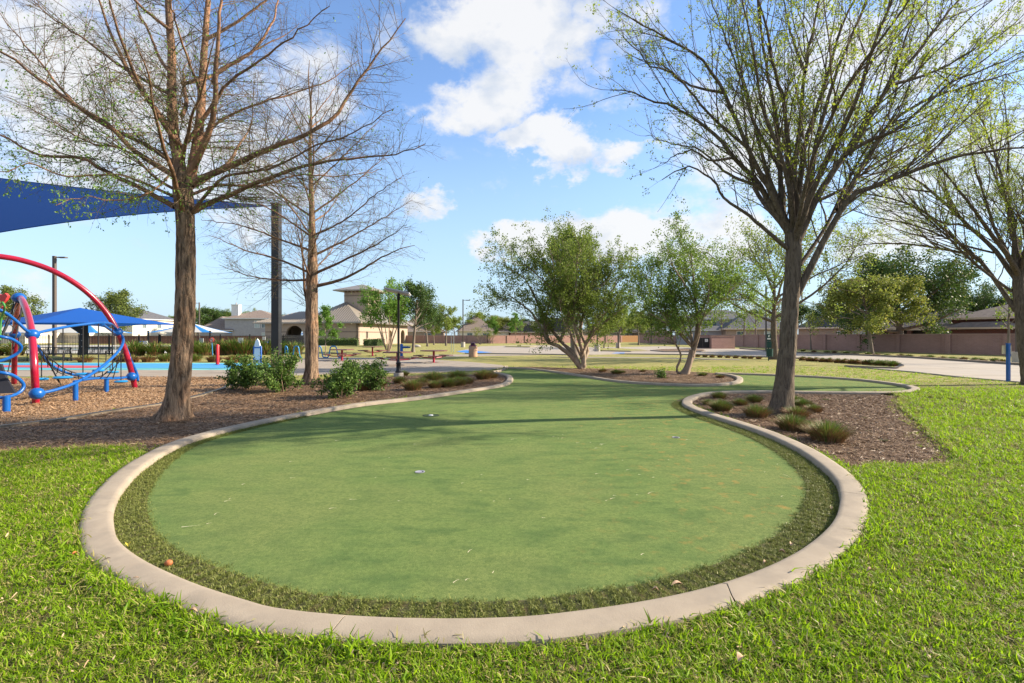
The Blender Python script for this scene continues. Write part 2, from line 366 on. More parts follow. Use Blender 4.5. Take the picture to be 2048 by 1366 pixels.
WALK = gp((-900,757),(-200,754),(100,754),(262,754),(300,741),(120,741),(-200,741),(-900,742))
SPLASH = gp((-900,742),(-200,741),(120,741),(300,741),(550,741),(610,732),(520,726.5),(250,726),(-200,726),(-900,727))
LOT = gp((912,703),(963,692.5),(1030,691),(1097,690.8),(1181,694.5),(1247,694),(1330,692.5),(1395,696),(1480,698),(1600,706.5),(1700,710.5),(1820,716),(2048,731.5),(2400,752))+[(21,8),(17.5,8)]+gp((2048,766),(1929,756),(1820,744),(1690,733.5),(1700,731),(1800,736),(1806,733),(1795,729),(1700,724),(1600,717.5),(1415,710.5),(1240,708.5),(1168,710.5),(994,708),(930,707.5))
SIDEW1 = gp((849,711),(905,713.5),(1025,711.5),(1080,710),(1000,709),(880,709.5))
SIDEW2 = gp((1100,713.5),(1168,716),(1300,716.5),(1480,720.5),(1478,719),(1300,715),(1168,714.3))

def sheet(name, poly, z, m, kind='structure', parent=None, thick=0.0, bot=None):
    b = MB()
    if thick: b.prism(poly, z-thick, z)
    else: b.add([(p[0], p[1], z) for p in poly], [tuple(range(len(poly)))])
    o = b.build(name, m, parent)
    if parent is None: o['kind'] = kind
    # keep the top facing up
    me = o.data
    if not thick and me.polygons[0].normal.z < 0: me.flip_normals()
    return o

# ---- ground material: living turf in front, drier and strawy further off (a property of the lawn, by place)
def ground_material():
    m = bpy.data.materials.new('lawn_ground'); m.use_nodes = True; nt = m.node_tree; N = nt.nodes; L = nt.links; b = N['Principled BSDF']
    b.inputs['Roughness'].default_value = .95; b.inputs['Specular IOR Level'].default_value = .1
    g = N.new('ShaderNodeNewGeometry')
    def nz(s, d=6, r=.6):
        n = N.new('ShaderNodeTexNoise'); n.inputs['Scale'].default_value = s; n.inputs['Detail'].default_value = d; n.inputs['Roughness'].default_value = r; L.new(g.outputs['Position'], n.inputs['Vector']); return n.outputs['Fac']
    def mr(f, a, z, t0=0, t1=1):
        r = N.new('ShaderNodeMapRange'); r.inputs[1].default_value = a; r.inputs[2].default_value = z; r.inputs[3].default_value = t0; r.inputs[4].default_value = t1; L.new(f, r.inputs[0]); return r.outputs[0]
    def mx(f, c1, c2, ty='MIX'):
        n = N.new('ShaderNodeMixRGB'); n.blend_type = ty
        if isinstance(f, float): n.inputs[0].default_value = f
        else: L.new(f, n.inputs[0])
        for i, c in ((1, c1), (2, c2)):
            if isinstance(c, tuple): n.inputs[i].default_value = (*c, 1)
            else: L.new(c, n.inputs[i])
        return n.outputs[0]
    near = mx(mr(nz(60), .35, .65), (.05, .07, .018), (.14, .11, .05))
    dry = mx(mr(nz(1.1, 7), .36, .62), (.34, .27, .095), (.15, .19, .045)); dry = mx(mr(nz(18, 5), .3, .7, 0, .55), dry, (.22, .22, .06))
    fine = mx(mr(nz(45, 6), .3, .7, 0, .6), dry, (.36, .31, .15))
    s = N.new('ShaderNodeSeparateXYZ'); L.new(g.outputs['Position'], s.inputs[0])
    a = N.new('ShaderNodeMath'); a.operation = 'ADD'; L.new(s.outputs[1], a.inputs[0]); k = N.new('ShaderNodeMath'); k.operation = 'MULTIPLY'; k.inputs[1].default_value = 7; L.new(nz(.22, 3), k.inputs[0]); L.new(k.outputs[0], a.inputs[1])
    col = mx(mr(a.outputs[0], 16.5, 20.5), near, fine)
    L.new(col, b.inputs['Base Color'])
    bp = N.new('ShaderNodeBump'); bp.inputs['Strength'].default_value = .9; bp.inputs['Distance'].default_value = .04; L.new(nz(30, 8, .7), bp.inputs['Height']); L.new(bp.outputs[0], b.inputs['Normal'])
    return m
GM = ground_material()
g = MB(); g.add([(-900,-60,0),(900,-60,0),(900,1500,0),(-900,1500,0)], [(0,1,2,3)]); ground = g.build('ground', GM); ground['kind'] = 'structure'

M_conc = mat('curb_concrete', (.33,.275,.21), (.285,.235,.18), 5, .9, .45, 120, c3=(.25,.21,.165), s3=3.4, world=True, bdist=.004)
M_pave = mat('pavement_concrete', (.31,.26,.21), (.25,.21,.17), 1.5, .9, .12, 60, c3=(.28,.25,.21), s3=.35, world=True)
M_road = mat('road_concrete', (.35,.30,.245), (.29,.25,.205), .9, .9, .1, 30, c3=(.30,.265,.23), s3=.25, world=True)
M_mulch = mat('mulch_soil', (.155,.095,.055), (.085,.05,.03), 14, .95, 1.0, 40, c3=(.24,.165,.10), s3=3.5, world=True, bdist=.04)
M_chip = mat('wood_chip_ground', (.40,.235,.115), (.23,.125,.06), 22, .95, 1.0, 60, c3=(.48,.31,.17), s3=1.2, world=True, bdist=.03)

# putting green
def turf_material():
    m = bpy.data.materials.new('putting_turf'); m.use_nodes = True; nt = m.node_tree; N = nt.nodes; L = nt.links; b = N['Principled BSDF']
    b.inputs['Roughness'].default_value = .95; b.inputs['Specular IOR Level'].default_value = .08; b.inputs['Sheen Weight'].default_value = .0; b.inputs['Sheen Roughness'].default_value = .6; b.inputs['Sheen Tint'].default_value = (.8, 1, .5, 1)
    g = N.new('ShaderNodeNewGeometry')
    def nz(s, d=6, r=.6, st=None):
        n = N.new('ShaderNodeTexNoise'); n.inputs['Scale'].default_value = s; n.inputs['Detail'].default_value = d; n.inputs['Roughness'].default_value = r
        if st:
            mp = N.new('ShaderNodeMapping'); mp.inputs['Scale'].default_value = st; mp.inputs['Rotation'].default_value = (0,0,.5); L.new(g.outputs['Position'], mp.inputs[0]); L.new(mp.outputs[0], n.inputs['Vector'])
        else: L.new(g.outputs['Position'], n.inputs['Vector'])
        return n.outputs['Fac']
    def mr(f, a, z, t0=0., t1=1.):
        r = N.new('ShaderNodeMapRange'); r.inputs[1].default_value = a; r.inputs[2].default_value = z; r.inputs[3].default_value = t0; r.inputs[4].default_value = t1; L.new(f, r.inputs[0]); return r.outputs[0]
    def mx(f, c1, c2):
        n = N.new('ShaderNodeMixRGB'); L.new(f, n.inputs[0])
        for i, c in ((1, c1), (2, c2)):
            if isinstance(c, tuple): n.inputs[i].default_value = (*c, 1)
            else: L.new(c, n.inputs[i])
        return n.outputs[0]
    c = mx(mr(nz(1.3, 5), .36, .64), (.145,.215,.062), (.195,.25,.074))
    c = mx(mr(nz(2.6, 6, .62, (1, 2.2, 1)), .47, .64, 0, .75), c, (.070,.130,.042))          # worn, flattened pile
    c = mx(mr(nz(.55, 4, .55), .45, .62, 0, .55), c, (.225,.25,.085)); c = mx(mr(nz(34, 5, .75), .42, .62, 0, .6), c, (.055,.10,.03)); c = mx(mr(nz(130, 3, .7), .38, .68, 0, .6), c, (.06,.10,.028))                  # pile
    c = mx(mr(nz(240, 2, .7), .56, .72, 0, .7), c, (.30,.32,.14))
    sp = N.new('ShaderNodeSeparateXYZ'); L.new(g.outputs['Position'], sp.inputs[0])
    side = mr(sp.outputs[0], .2, 2.6); n1 = mr(nz(5.5, 6, .65), .56, .72); mm = N.new('ShaderNodeMath'); mm.operation = 'MULTIPLY'; L.new(side, mm.inputs[0]); L.new(n1, mm.inputs[1])
    m2 = N.new('ShaderNodeMath'); m2.operation = 'MULTIPLY'; m2.inputs[1].default_value = .8; L.new(mm.outputs[0], m2.inputs[0])
    c = mx(m2.outputs[0], c, (.36,.21,.06))                                         # rusty stain
    L.new(c, b.inputs['Base Color'])
    bp = N.new('ShaderNodeBump'); bp.inputs['Strength'].default_value = .8; bp.inputs['Distance'].default_value = .008; L.new(nz(220, 4, .7), bp.inputs['Height']); L.new(bp.outputs[0], b.inputs['Normal'])
    return m
M_turf = turf_material()
GREEN = [tuple(p) for p in INNER]
gr = sheet('putting_green', [tuple(p) for p in INNER+NRM*.03], .014, M_turf)
# fringe of longer turf inside the curb
M_fr = mat('fringe_backing', (.12,.115,.045), (.065,.07,.028), 90, .95, .8, 200, c3=(.16,.12,.05), s3=6, world=True)
n = len(INNER)
def nearest(px, py):
    q = G(px, py, ZC)[:2]; return int(np.argmin(((INNER-q)**2).sum(1)))
i_a, i_b = nearest(985, 773), nearest(1445, 781)
wid = np.zeros(n); s_keys = [(nearest(985,773),.05),(nearest(640,821),.07),(nearest(518,844),.09),(nearest(414,869),.14),(nearest(290,928),.26),(nearest(226,1030),.31),(nearest(373,1156),.33),(nearest(860,1233),.34),(nearest(1300,1196),.34),(nearest(1680,1000),.36),(nearest(1638,925),.34),(nearest(1526,864),.32),(nearest(1413,827),.30),(nearest(1364,803),.26),(nearest(1400,786),.10),(nearest(1445,781),.03)]
wid = np.interp(np.arange(n), [k for k, _ in s_keys], [w for _, w in s_keys])*.80
fr_in = (INNER-NRM*wid[:, None])[i_a:i_b]; fr_out = (INNER+NRM*.02)[i_a:i_b]
k = len(fr_in); fv = np.r_[np.c_[fr_in, np.full(k, .018)], np.c_[fr_out, np.full(k, .018)]]
ff = [(i, i+1, k+i+1, k+i) for i in range(k-1)]
fo = np_obj('green_fringe', [(fv, ff, 0)], M_fr); fo['kind'] = 'structure'
if fo.data.polygons[0].normal.z < 0: fo.data.flip_normals()

# curb round the green: segments parted by joints, one cracked across
curb = thing('green_curb', None, None); curb['kind'] = 'structure'
profile = [(-.012,-.02),(-.008,.045),(.0,ZC-.012),(.015,ZC-.002),(.04,ZC+.002),(.16,ZC+.002),(.195,ZC-.003),(.213,ZC-.016),(.219,.04),(.222,-.02)]
cr = nearest(1432, 1165)
cuts = [0, nearest(1026,757), nearest(731,806), nearest(464,855), nearest(232,1020), nearest(700,1227), cr, nearest(1680,985), nearest(1500,855), nearest(1366,800), nearest(1600,781), nearest(1822,776), nearest(1620,751), nearest(1440,745.5), nearest(1486,757), nearest(1300,765), nearest(1110,742), n-1]
wob = rng.normal(0, 1, (n,)); wob = np.convolve(wob, np.ones(9)/9, 'same')*.004
for a, b in zip(cuts[:-1], cuts[1:]):
    ia = np.arange(a, b+1); P = INNER[ia].copy(); Nn = NRM[ia]; tdir = P[1]-P[0]; tdir /= np.linalg.norm(tdir)
    gap = .006 if a == cr else .0035
    t0 = (P[1]-P[0])/np.linalg.norm(P[1]-P[0]); t1 = (P[-1]-P[-2])/np.linalg.norm(P[-1]-P[-2]); P[0] += t0*gap; P[-1] -= t1*(.006 if b == cr else .0035)
    V = []
    for j, (p, q) in enumerate(zip(P, Nn)):
        e = .0
        for (o, z) in profile:
            sl = 0
            if a == cr and j == 0: sl = .045*math.sin(o/.22*5.5)-.22*o
            if b == cr and j == len(P)-1: sl = .045*math.sin(o/.22*5.5)-.22*o
            tt = t0 if j == 0 else t1
            V.append((p[0]+q[0]*o+tt[0]*sl, p[1]+q[1]*o+tt[1]*sl, z+wob[ia[j]]*(z > .03)))
    m_, q_ = len(P), len(profile)
    fq = [(i*q_+c, i*q_+c+1, (i+1)*q_+c+1, (i+1)*q_+c) for i in range(m_-1) for c in range(q_-1)]
    mb = MB(); mb.add(V, fq); mb.add([V[i] for i in range(q_)], [tuple(range(q_))]); mb.add([V[(m_-1)*q_+i] for i in range(q_)], [tuple(range(q_-1,-1,-1))])
    o = mb.build('curb_segment', M_conc, curb, smooth=True)
    import bmesh
    bm = bmesh.new(); bm.from_mesh(o.data); bmesh.ops.recalc_face_normals(bm, faces=bm.faces); bm.to_mesh(o.data); bm.free()

def jag(P, a):
    P = resample(np.c_[np.array(P), np.zeros(len(P))], 60)[:, :2]; P[1:-1] += rng.normal(0, a, (58, 2)); return [tuple(p) for p in P]
j1, j2, j3, j4 = nearest(290, 905), nearest(1700, 945), nearest(1748, 782.5), nearest(1700, 756.5)
e1 = INNER[j1:j2]+NRM[j1:j2]*.228; e2_ = jag(list(BED3[10:][::-1])+[BED3[9]], .025); e3 = INNER[j3:j4]+NRM[j3:j4]*.228; e4 = jag([BEDL[1], BEDL[2], BEDL[3], BEDL[4], BEDL[5]], .03)
SLAB = [tuple(p) for p in e1]+e2_+[tuple(p) for p in e3]+[(16.6, 18.6), (17.0, 14), (17.2, 6), (17, -3), (-22, -3), (-22, BEDL[1][1]-1.0)]+e4
sheet('lawn', SLAB, .05, GM, thick=.048)
sheet('mulch_bed', BED3, .012, M_mulch); sheet('mulch_bed', BEDL, .012, M_mulch); sheet('mulch_bed', BED2, .012, M_mulch)
sheet('play_surface', PLAY, .008, M_chip)
sheet('patio', PATIO, .028, M_pave, thick=.05); sheet('path', WALK, .020, M_pave, thick=.04)
sheet('path', SIDEW1, .022, M_pave, thick=.04); sheet('path', SIDEW2, .022, M_pave, thick=.04)
sheet('road', LOT, .012, M_road)
# patio joints
# splash pad: blue rubber with red, teal and pale bands
M_sb = mat('splash_blue', (.06,.30,.55), (.05,.26,.5), 3, .7, .1, 50); M_st = mat('splash_teal', (.16,.52,.50), (.13,.46,.45), 3, .7); M_sr = mat('splash_red', (.52,.09,.11), (.45,.07,.09), 3, .7); M_sp = mat('splash_pale', (.50,.47,.43), (.43,.40,.36), 2, .8)
sheet('splash_pad', SPLASH, .016, M_st)
sheet('splash_pad_blue_band', gp((-900,739),(-200,738),(120,737.5),(300,737),(440,737),(540,733),(560,730),(500,728),(250,727.5),(-200,727.5),(-900,728)), .021, M_sb)
sheet('splash_pad_red_band', gp((-200,735),(40,735.5),(90,736.5),(170,737),(210,735),(200,732.5),(120,731.3),(-200,731.5)), .026, M_sr)
M_hb = mat('handicap_blue', (.03,.17,.50), (.04,.20,.55), 2, .7)
sheet('parking_marking', gp((913,703.5),(945,707.2),(962,706),(985,704.8),(932,700.6),(920,702)), .017, M_hb)
sheet('parking_marking', gp((1218,708.2),(1245,708.2),(1251,705.5),(1232,705.5)), .017, M_hb)
M_dark = mat('tar', (.07,.065,.06), (.1,.09,.08), 3, .9)
# islands in the parking ground
def island(poly, m): sheet('traffic_island', poly, .11, M_pave, thick=.1); c = np.mean(poly, 0); sheet('island_bed', [tuple(c+(np.array(p)-c)*.94) for p in poly], .118, m)
island(gp((1330,704.5),(1300,702),(1322,700),(1370,699.2),(1410,701),(1412,703.5),(1380,704.8)), M_mulch)
island(gp((1196,702.5),(1186,700.6),(1200,698),(1240,698.5),(1285,701),(1300,703),(1262,703.9)), GM)
island(gp((1010,694.5),(1010,693.5),(1060,693.2),(1075,694),(1060,694.8)), GM)
# curb along the road's far side and near side
def line_kerb(name, pts, w, z, m):
    P = np.array([G(x, y)[:2] if y > 600 else (x, y) for x, y in pts]); P = resample(np.c_[P, P[:, 0]*0], 60)[:, :2]; q = normals(P)
    V = np.r_[np.c_[P-q*w/2, np.full(60, z)], np.c_[P+q*w/2, np.full(60, z)], np.c_[P-q*w/2, np.zeros(60)], np.c_[P+q*w/2, np.zeros(60)]]
    f = [(i, i+1, 61+i, 60+i) for i in range(59)]+[(i, i+1, 121+i, 120+i) for i in range(59)]+[(60+i, 61+i, 181+i, 180+i) for i in range(59)]
    o = np_obj(name, [(V, f, 0)], m); o['kind'] = 'structure'; return o
line_kerb('road_kerb', [(1480,698),(1600,706.5),(1700,710.5),(1820,716),(2048,731.5),(2400,752)], .16, .14, M_pave)
line_kerb('road_kerb', [(2400,792),(2048,766.5),(1929,756.3),(1820,744.3),(1690,733.6)], .14, .04, M_pave)
line_kerb('road_kerb', [(1690,733.6),(1790,738),(1806,733.5),(1795,729),(1700,724),(1600,717.5),(1415,710.5),(1240,708.7),(1168,710.7),(994,708.2),(930,707.7)], .15, .09, M_pave)
line_kerb('play_border', [(-900,940.5),(-300,890.5),(0,857.5),(111,844.5),(222,825.5),(314,812.5),(400,793.5),(446,779.5),(470,766)], .13, .06, M_conc)
line_kerb('patio_edge', [(1012,734.5),(1014,737),(1004,741),(996,744),(985,745.5)], .16, .07, M_conc)

# cups in the green
M_hole = mat('cup_dark', (.012,.012,.012)); M_white = mat('white_plastic', (.72,.72,.72), rough=.4); M_cup = mat('cup_grey', (.28,.28,.32), rough=.5)
for i, (px, py, lab) in enumerate([(862,831,'dark ring cup with white centre, in the shade band across the green'), (840,944,'pale lined golf cup in the sunny middle of the green'), (1352,875,'small dark golf cup towards the mulch bed with the big tree')]):
    t = thing('golf_cup', lab, 'golf hole', G(px, py, .014), 0, 'golf cups in the putting green')
    r = .16 if i == 0 else .054
    ring = MB(); ring.lathe([(r, .0), (r+.004, .005), (r-.010, .006), (r-.014, .001)], n=28); ring.build('rim', M_hole if i == 0 else M_cup, t, True)
    MB().add([( (r-.012)*math.cos(a*PI/12), (r-.012)*math.sin(a*PI/12), .002) for a in range(24)], [tuple(range(24))]).build('liner', mat('cup_turf', (.04,.075,.03), (.03,.06,.02), 40) if i == 0 else M_hole, t)
    if i == 0: MB().lathe([(.045,.003),(.043,.014),(.02,.017),(.001,.017)], n=18).build('cap', M_white, t, True)
    if i == 1:
        v = [((r-.014)*math.cos(a*PI/12), (r-.014)*math.sin(a*PI/12)) for a in range(24)]
        MB().add([(x*.8-.006, y*.8+.004, .004) for x, y in v], [tuple(range(24))]).build('cap', M_cup, t)

# ------------------------------------------------------------------ lawn tufts, mulch, chips, fringe pile (stuff)
LG = leafmat('grass_blade', (.10,.23,.008), (.33,.48,.014), (.56,.50,.08), .55)
LGd = leafmat('grass_dry', (.42,.31,.15), (.28,.28,.07), (.55,.45,.27), .3)
srcs = []
for i in range(5):
    r_ = np.random.default_rng(50+i); a = blade_parts(r_, 8, .042, .0085, .024, 1.0); b = blade_parts(r_, 3, .035, .006, .03, 1.3)
    srcs.append(source('grass_source', [(a[0], a[1], 0), (b[0], b[1], 1)], [LG, LGd]))
for i in range(3):
    r_ = np.random.default_rng(70+i); a = blade_parts(r_, 3, .036, .008, .025, 1.1); b = blade_parts(r_, 9, .034, .0055, .035, 1.6)
    srcs.append(source('grass_source', [(a[0], a[1], 0), (b[0], b[1], 1)], [LG, LGd]))
def place(n_, x0, x1, y0, y1, seed): r_ = np.random.default_rng(seed); return r_.uniform(x0, x1, n_), r_.uniform(y0, y1, n_)
OUTP = [tuple(p) for p in INNER+NRM*.235]+[tuple(G(1004,741)[:2])]
def on_lawn(x, y):
    bad = pip(x, y, OUTP)
    for P in (BED3, BEDL, PLAY, BED2, PATIO, WALK, SPLASH, LOT, SIDEW1, SIDEW2): bad |= pip(x, y, P)
    return ~bad
X = []; Y = []; S = []
for (dens, y0, y1, sc, seed) in ((2500, 1.5, 3.6, .92, 1), (1600, 3.6, 6.0, 1.0, 2), (680, 6.0, 9.5, 1.25, 3), (200, 9.5, 15, 1.7, 4), (34, 15, 26, 2.2, 5)):
    hw = 1.12*y1+.8; x, y = place(int(dens*2*hw*(y1-y0)), -hw, hw, y0, y1, seed); ok = on_lawn(x, y) & (np.abs(x) < 1.12*y+.9)
    x, y = x[ok], y[ok]; X.append(x); Y.append(y); S.append(np.full(len(x), sc))
r_ = np.random.default_rng(9); ie = r_.integers(i_a, i_b, 9000); of = .225+np.abs(r_.normal(0, .05, 9000)); pe = INNER[ie]+NRM[ie]*of[:, None]
ok = on_lawn(pe[:, 0], pe[:, 1]) & (pe[:, 1] < 7) & (np.sin(ie*.11)+np.sin(ie*.043+1)+r_.normal(0, .5, 9000) > -.9); X.append(pe[ok, 0]); Y.append(pe[ok, 1]); S.append(np.full(ok.sum(), 1.32))
X = np.concatenate(X); Y = np.concatenate(Y); S = np.concatenate(S)
# thin and shorten in patches
pn = np.sin(X*2.1+1.3*np.sin(Y*1.7))*np.sin(Y*2.6+1.1*np.sin(X*1.3)); pn2 = np.sin(X*7.3+2*np.sin(Y*5.1))*np.sin(Y*6.7+1.7*np.sin(X*5.9))
keep = (r_.uniform(0, 1, len(X)) < .74+.24*pn+.2*pn2) | (S == 1.32); keep &= (Y < 15) | (r_.uniform(0,1,len(X)) < .8)
X, Y, S, pn = X[keep], Y[keep], S[keep], pn[keep]
S = S*r_.uniform(.55, 1.2, len(X))*(1+.16*pn)*np.where(Y > 14, .7, 1)
rot = np.c_[r_.normal(0, .22, len(X)), r_.normal(0, .22, len(X)), r_.uniform(0, 2*PI, len(X))]
scatter('lawn_grass', np.c_[X, Y, np.where(pip(X, Y, SLAB), .048, 0.)], rot, S, srcs, 'bright green coarse lawn grass round the putting green', 'grass')
# fringe pile
M_fp = leafmat('fringe_pile', (.10,.13,.024), (.21,.23,.055), (.34,.29,.13), .2)
fs = [source('fringe_source', [(*blade_parts(np.random.default_rng(90+i), 18, .019, .0040, .022, 1.1), 0)], [M_fp]) for i in range(3)]
ii = r_.integers(i_a, i_b, 16000); tt = r_.uniform(0, 1, 16000)**.9; p = INNER[ii]-NRM[ii]*(wid[ii]*tt)[:, None]; p += r_.normal(0, .012, p.shape)
w_ok = (wid[ii] > .06) & (p[:, 1] < 12); p = p[w_ok]
scatter('fringe_pile', np.c_[p, np.full(len(p), .017)], np.c_[r_.normal(0,.3,(len(p),2)), r_.uniform(0, 6.28, len(p))], r_.uniform(.6, 1.2, len(p)), fs, 'longer olive artificial turf inside the curb', 'turf')
# mulch shreds and chips
def shred_parts(r_, n_, L0, w0, sp):
    V = []; Fq = []
    for i in range(n_):
        c = np.array([*r_.normal(0, sp, 2), r_.uniform(.0, .018)]); a = r_.uniform(0, 2*PI); l = L0*r_.uniform(.4, 1.4); w = w0*r_.uniform(.5, 1.4); t = r_.normal(0, .22); d = np.array([math.cos(a)*math.cos(t), math.sin(a)*math.cos(t), math.sin(t)]); s = np.array([-math.sin(a), math.cos(a), r_.normal(0, .35)]); mid = c+d*l*.5+np.array([0,0,r_.uniform(0,.006)])
        o = len(V); V += [c-s*w/2, c+s*w/2, mid+s*w/2, mid-s*w/2, c+d*l+s*w*.2, c+d*l-s*w*.2]; Fq += [(o, o+1, o+2, o+3), (o+3, o+2, o+4, o+5)]
    return np.array(V), np.array(Fq)
M_sh = leafmat('mulch_shred', (.09,.05,.03), (.30,.19,.11), (.62,.50,.33), 0); M_ch = leafmat('wood_chip', (.26,.155,.085), (.38,.25,.145), (.48,.35,.22), 0)
ms = [source('mulch_source', [(*shred_parts(np.random.default_rng(120+i), 11, .07, .006, .05), 0)], [M_sh]) for i in range(4)]
cs = [source('chip_source', [(*shred_parts(np.random.default_rng(140+i), 16, .038, .012, .065), 0)], [M_ch]) for i in range(3)]
def fill(poly, dens, seed, ymax=30, xlim=1.15):
    P = np.array(poly); x0, y0 = P.min(0); x1, y1 = P.max(0); y1 = min(y1, ymax); x0 = max(x0, -xlim*y1); x, y = place(int(dens*(x1-x0)*(y1-y0)), x0, x1, y0, y1, seed)
    ok = pip(x, y, poly) & (np.abs(x) < xlim*y+.5); return x[ok], y[ok]
x1_, y1_ = fill(BED3, 420, 21); x2_, y2_ = fill(BEDL, 240, 22); x3_, y3_ = fill(BED2, 60, 23)
x = np.r_[x1_, x2_, x3_]; y = np.r_[y1_, y2_, y3_]; okc = ~pip(x, y, OUTP) | pip(x, y, BED2); x, y = x[okc], y[okc]
scatter('mulch', np.c_[x, y, np.full(len(x), .012)], np.c_[r_.normal(0,.08,(len(x),2)), r_.uniform(0,6.28,len(x))], r_.uniform(.6,1.4,len(x)), ms, 'dark shredded bark mulch and dead grass in the planting beds', 'mulch')
x, y = fill(PLAY, 75, 24)
scatter('wood_chips', np.c_[x, y, np.full(len(x), .010)], np.c_[r_.normal(0,.08,(len(x),2)), r_.uniform(0,6.28,len(x))], r_.uniform(.7,1.5,len(x)), cs, 'orange brown wood chips under the climbing frame', 'wood chips')
# dry, ragged margin between lawn and mulch
eb = np.array(e2_+e4); rb = r_.integers(0, len(eb)-1, 1500); pb = eb[rb]+(eb[rb+1]-eb[rb])*r_.uniform(0, 1, (1500, 1))*(np.linalg.norm(eb[rb+1]-eb[rb], axis=1) < 3)[:, None]+r_.normal(0, .11, (1500, 2))
scatter('dry_edge_grass', np.c_[pb, np.where(pip(pb[:, 0], pb[:, 1], SLAB), .048, .012)], np.c_[r_.normal(0,.4,(1500,2)), r_.uniform(0,6.28,1500)], r_.uniform(.7,1.5,1500), srcs[5:], 'dry straw coloured grass along the mulch edges', 'grass')
# joints sawn in the paving
M_jt = mat('joint_dark', (.10,.085,.07), (.13,.11,.09), 9, .95)
def joint(name, a, b, z, w=.018):
    a, b = np.array(a[:2]), np.array(b[:2]); t = (b-a)/np.linalg.norm(b-a); q = np.array([-t[1], t[0]])*w/2; o = MB().add([(*(a-q), z), (*(b-q), z), (*(b+q), z), (*(a+q), z)], [(0,1,2,3)]).build(name, M_jt); o['kind'] = 'structure'
    if o.data.polygons[0].normal.z < 0: o.data.flip_normals()
for i in range(9): joint('road_joint', (17.7, 20+i*4.5), (26.6+i*.1, 20+i*4.5), .0165, .03)
joint('road_joint', (22.2, 18), (22.6, 62), .0168, .03)
for p, q in (((640,740),(900,721)),((760,746),(930,727)),((880,744),(960,729)),((560,735),(990,735)),((560,724),(930,725)),((300,747),(560,747))): joint('patio_joint', G(*p), G(*q), .0315, .02)
# dead bits lying in the grass
x, y = place(5200, -9, 9, 1.6, 9, 41); ok = on_lawn(x, y); x, y = x[ok], y[ok]
M_lt = leafmat('lawn_litter', (.30,.17,.09), (.50,.38,.24), (.60,.52,.38), .1); lt = [source('litter_source', [(*shred_parts(np.random.default_rng(160+i), 3, .028, .007, .03), 0)], [M_lt]) for i in range(3)]
scatter('lawn_litter', np.c_[x, y, np.full(len(x), .062)], np.c_[r_.normal(0,.3,(len(x),2)), r_.uniform(0,6.28,len(x))], r_.uniform(.6,1.3,len(x)), lt, 'brown dead leaf bits lying in the lawn grass', 'litter')
# straw bits on the turf
q = 80; x, y = place(q*4, -3, 3.3, 2.8, 9.5, 31); ok = pip(x, y, GREEN); x, y = x[ok][:q], y[ok][:q]; V = []; Fq = []
for a, b in zip(x, y):
    l = r_.uniform(.02, .07)*(2.2 if r_.uniform() < .12 else 1); t = r_.normal(.5, .6); d = np.array([math.cos(t), math.sin(t)]); s = np.array([-d[1], d[0]])*.0018; o = len(V)
    mid = s*r_.normal(0, 3)
    V += [(a-s[0], b-s[1], .017), (a+s[0], b+s[1], .02), (a+d[0]*l/2+mid[0]+s[0], b+d[1]*l/2+mid[1]+s[1], .022), (a+d[0]*l/2+mid[0]-s[0], b+d[1]*l/2+mid[1]-s[1], .022), (a+d[0]*l+s[0]*.4, b+d[1]*l+s[1]*.4, .018), (a+d[0]*l-s[0]*.4, b+d[1]*l-s[1]*.4, .018)]
    Fq += [(o, o+1, o+2, o+3), (o+3, o+2, o+4, o+5)]
o = np_obj('straw_litter', [(V, Fq, 0)], leafmat('straw', (.55,.50,.33), (.68,.62,.44), None, .2)); tag(o, 'pale dry straw bits strewn over the turf', 'litter', kind='stuff')
# fallen leaves one can point to
M_dl = mat('dry_leaf', (.52,.36,.24), (.42,.26,.16), 30, .8, .2); M_yl = mat('yellow_leaf', (.62,.50,.05), (.5,.42,.04), 30, .7); M_bl = mat('dark_leaf', (.10,.08,.06), (.16,.12,.08), 30, .8)
def leaf(px, py, l, w, rz, m, lab, z=.03, curl=.012):
    V = []; k = 6
    for i in range(k+1):
        t = i/k; ww = w/2*math.sin(PI*min(t*.9+.06, 1))**.8; zz = z+curl*math.sin(t*3.1)
        V += [(t*l-l/2, -ww, zz+curl*.9*(ww/w*2)), (t*l-l/2, 0, zz-.002), (t*l-l/2, ww, zz+curl*1.1*(ww/w*2))]
    Fq = [(3*i+c, 3*i+c+1, 3*i+c+4, 3*i+c+3) for i in range(k) for c in (0, 1)]
    o = np_obj('dry_leaf', [(np.array(V), Fq, 0)], m, smooth=True); p = G(px, py, z); o.location = (p[0], p[1], 0); o.rotation_euler = (0, 0, rz); tag(o, lab, 'leaf', 'fallen leaves')
leaf(1354,1170,.075,.026,.2,M_dl,'largest pale brown curled leaf lying on the fringe beside the cracked curb')
leaf(1311,1181,.04,.018,-.3,M_dl,'small tan leaf just beyond the large curled leaf on the fringe')
leaf(1583,1090,.05,.022,.9,M_dl,'tan leaf on the fringe against the curb under the sunny bend')
leaf(1564,1105,.045,.02,-.6,M_dl,'tan leaf in the fringe, next one down from the bend')
leaf(1662,1017,.06,.022,1.2,M_dl,'pinkish leaf on the shaded strip of fringe by the wide curb')
leaf(1530,1127,.035,.016,.4,M_dl,'small leaf touching the inner lip of the curb above the crack')
leaf(256,1090,.06,.035,-.9,M_yl,'yellow leaf on the fringe at the inside of the curb bend',.035)
leaf(215,1117,.035,.008,.5,M_bl,'thin dark leaf lying on top of the curb',ZC+.008,.003)
leaf(272,1155,.035,.008,.1,M_dl,'thin reddish leaf on top of the curb near the lawn',ZC+.008,.003)
leaf(1482,1318,.05,.034,.7,M_dl,'pale dead leaf in the lawn at the bottom below the crack',.10)
leaf(1740,1142,.04,.02,.1,M_dl,'whitish leaf on the lawn beyond the curb end of the crack',.10)
